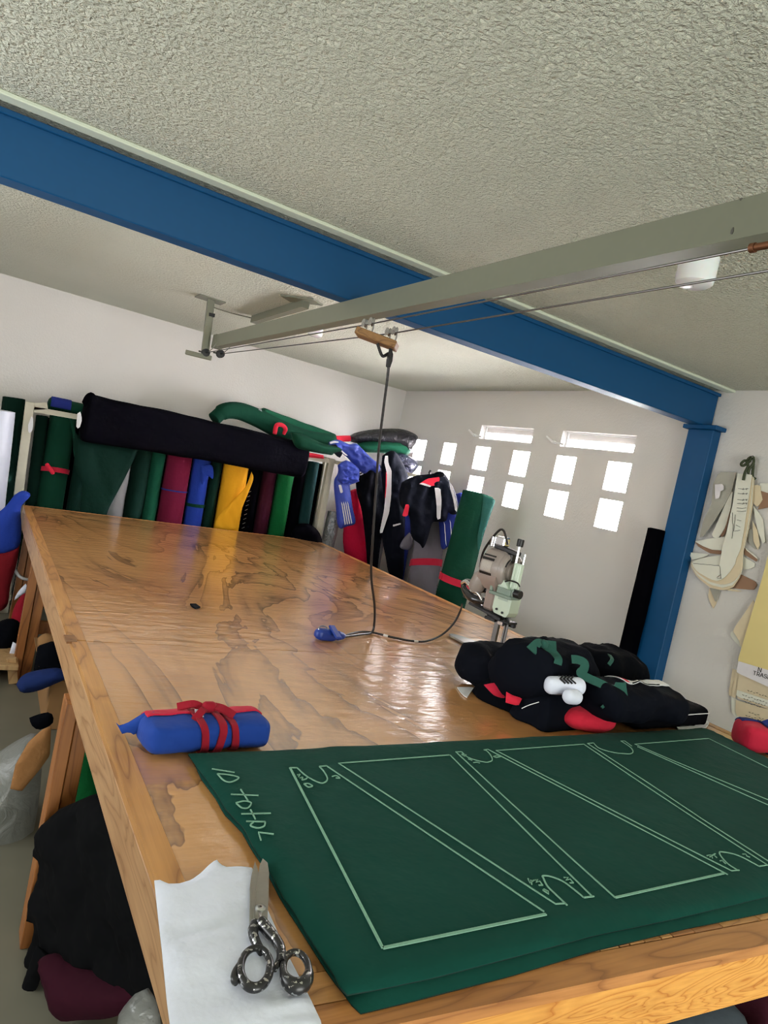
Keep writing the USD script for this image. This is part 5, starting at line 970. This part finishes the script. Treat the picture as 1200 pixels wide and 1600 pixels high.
a_ = P(10, 1034, Y=4.4); obj('seat', box(a_[0] - .34, a_[0] + .06, 4.28, 4.68, a_[2] - .01, a_[2] + .02, .004), PALEW, st)
leg2(-50, 1060, -42, 1180, 4.35, .05, PALEW); leg2(-38, 1060, -40, 1160, 4.62, .05, LEGW)
CARDB = paint('cardboard', (150, 112, 70), .85, .08, .1, 30.)
bx = thing('cardboard_box', 'brown cardboard box under the table behind the legs', 'box', (.75, 4.2, 0)); obj('carton', box(.47, 1.15, 3.7, 4.5, 0.002, .26, .004), CARDB, bx); obj('carton_flap', bar((.47, 3.9, .262), (.47, 4.4, .262), .1, .006), CARDB, bx)
obj('blue_cloth', puff([(27, 1068), (36, 1055), (60, 1048), (90, 1045), (110, 1055), (85, 1068), (60, 1078), (36, 1081)], (V(.6, 3.6, 0), V(-.3, -1, .1)), .16, .02), fabric('navy_blue_cloth', (20, 40, 92), .9), smooth=True, label='navy blue cloth lying on the cardboard box under the table', cat='cloth')
obj('dark_cloth', puff([(60, 1010), (90, 1005), (110, 1050), (95, 1056), (64, 1052), (54, 1050)], (V(.6, 3.9, 0), V(-.3, -1, .0)), .16, .03), NAVY2, smooth=True, label='black cloth on the cardboard box behind the blue one', cat='cloth')
obj('tan_cloth', puff([(60, 996), (72, 990), (95, 1000), (96, 1012), (70, 1014), (60, 1010)], (V(.6, 4.0, 0), V(-.3, -1, .0)), .12, .02), fabric('tan_cloth', (150, 112, 72), .9), smooth=True, label='tan cloth on top of the black cloth under the table', cat='cloth')
obj('black_rag', puff([(46, 1122), (62, 1116), (80, 1114), (82, 1130), (62, 1140), (50, 1134)], (V(.5, 3.3, .0), V(-.3, -1, .6)), .07, .02), NAVY2, smooth=True, label='black rag on the floor between the two left table legs', cat='cloth')
FILM = mat('clear_bag_film', {'g': ('geometry', {}), 'n': ('noise_texture', {'scale': 10., 'detail': 4., 'distortion': 1.4}), 'b': ('bump', {'strength': .8, 'distance': .03}), 'p': ('principled_bsdf', {'base_color': (.22, .23, .215), 'roughness': .3, 'alpha': .7, 'coat_weight': .3})},
    [('g.position', 'n.vector'), ('n.fac', 'b.height'), ('b.normal', 'p.normal')], surface='p.BSDF')
obj('plastic_bag', puff([(-70, 1200), (-20, 1190), (10, 1172), (34, 1158), (56, 1150), (66, 1170), (62, 1240), (52, 1300), (45, 1360), (36, 1405), (20, 1420), (-70, 1430)], (V(.1, 2.85, 0), V(-.1, -1, .1)), .34, .03, wr=.25), FILM, smooth=True, label='cloudy clear plastic bag standing on the floor left of the table leg', cat='bag')
obj('tan_paper', puff([(16, 1232), (24, 1195), (44, 1160), (66, 1140), (80, 1134), (78, 1180), (60, 1205), (34, 1236)], (V(.2, 2.62, 0), V(-.15, -1, .1)), .03, .014, wr=.8, smooth_poly=False), fabric('tan_paper', (150, 106, 64), .85), smooth=True, label='tan orange cloth lying on the clear plastic bag', cat='cloth')
BLK = fabric('black_cloth', (10, 11, 13), .95, 0, spec=.08)
bkc = obj('black_cloth', puff([(100, 1262), (70, 1288), (64, 1300), (66, 1312), (60, 1330), (64, 1342), (72, 1348), (64, 1380), (58, 1400), (50, 1438), (64, 1442), (62, 1455), (50, 1490), (44, 1525), (36, 1542), (24, 1556), (22, 1572), (34, 1584), (42, 1597), (46, 1560), (60, 1522), (80, 1530), (150, 1580), (260, 1580), (300, 1450), (230, 1262), (150, 1240)], (V(.52, 1.75, 0), V(-1, -.45, 0)), .10, .015, wr=.6, ws=11, smooth_poly=False), BLK, smooth=True, label='big ragged black cloth hanging under the near left of the table', cat='cloth')
obj('loose_strip', puff([(58, 1478), (74, 1496), (66, 1520), (52, 1552), (47, 1575), (45, 1598), (36, 1590), (30, 1584), (21, 1570), (23, 1556), (38, 1542), (44, 1520)], (V(.47, 1.7, 0), V(-1, -.45, 0)), .03, .01, wr=.6, smooth_poly=False), BLK, bkc, smooth=True)
obj('green_cloth_heap', puff([(100, 1230), (104, 1195), (118, 1178), (140, 1176), (150, 1230), (150, 1270), (120, 1270)], (V(.66, 2.15, 0), V(-1, -.5, 0)), .2, .025), GR['mid_green'], smooth=True, label='green cloth behind the black cloth under the table', cat='cloth')
obj('maroon_cloth', puff([(64, 1500), (84, 1490), (120, 1510), (190, 1530), (225, 1545), (190, 1585), (130, 1592), (94, 1590), (78, 1545)], (V(.50, 1.6, 0), V(-1, -.5, .3)), .10, .02, wr=.4), GR['dark_maroon'], smooth=True, label='dark maroon cloth below the black cloth under the table', cat='cloth')
obj('white_plastic', puff([(188, 1600), (192, 1580), (222, 1546), (236, 1560), (246, 1600), (240, 1640), (190, 1640)], (V(.5, 1.18, 0), V(-1, -.6, .3)), .08, .02), FILM, smooth=True, label='crumpled white plastic at the bottom under the near table corner', cat='plastic bag')
lb_ = thing('floor_batten', 'short pine batten standing below the maroon cloth under the table', 'batten', (.42, 1.5, 0))
obj('timber', bar(P(62, 1530, X=.44), P(80, 1640, X=.44), .05, .05, up=(0, 1, 0)), LEGW, lb_)
sh = box(.75, 2.35, .95, 2.2, .341, .36); obj('shelf_board', sh, PALEW, tb)
GRYC = fabric('charcoal_cloth', (58, 66, 72), .9)
obj('grey_cloth', puff([(950, 1625), (985, 1592), (1040, 1570), (1112, 1548), (1135, 1590), (1165, 1650), (1000, 1680)], (V(1.5, .9, .50), V(0, -.2, 1)), .2, .025, wr=.3, folds=(.3, .13, .008)), GRYC, smooth=True, label='charcoal grey cloth on the shelf under the front of the table', cat='cloth')
obj('maroon_cloth', puff([(1108, 1556), (1150, 1535), (1230, 1515), (1300, 1540), (1280, 1660), (1175, 1660), (1140, 1600)], (V(1.9, .9, .49), V(0, -.2, 1)), .2, .025, wr=.35, folds=(1.4, .13, .01)), fabric('plum_cloth', (76, 28, 46), .9), smooth=True, label='plum maroon cloth on the shelf under the front right of the table', cat='cloth')
obj('green_scrap', puff([(930, 1640), (955, 1600), (978, 1592), (985, 1605), (965, 1650)], (V(1.4, .9, .47), V(0, -.2, 1)), .1, .02), GR['mid_green'], smooth=True, label='green cloth scrap beside the charcoal cloth under the front of the table', cat='cloth')
# small things on the plywood
chip = obj('wood_chip', slab([(297, 944), (306, 944), (313, 949), (306, 951), (300, 948)], (V(0, 0, TZ + .004), V(0, 0, 1)), .006, sp=.01), NAVY2, label='small dark scrap lying on the plywood in the middle of the table', cat='scrap')

for q in ([(1142, 360), (1146, 354), (1147, 360), (1144, 366), (1141, 366)], [(1155, 311), (1160, 309), (1157, 314)]):
    obj('paint_chip', slab(q, (V(RX - .004, 0, 0), V(-1, 0, 0)), .0012, .0004, sp=.006), DARKSTEEL, rl)
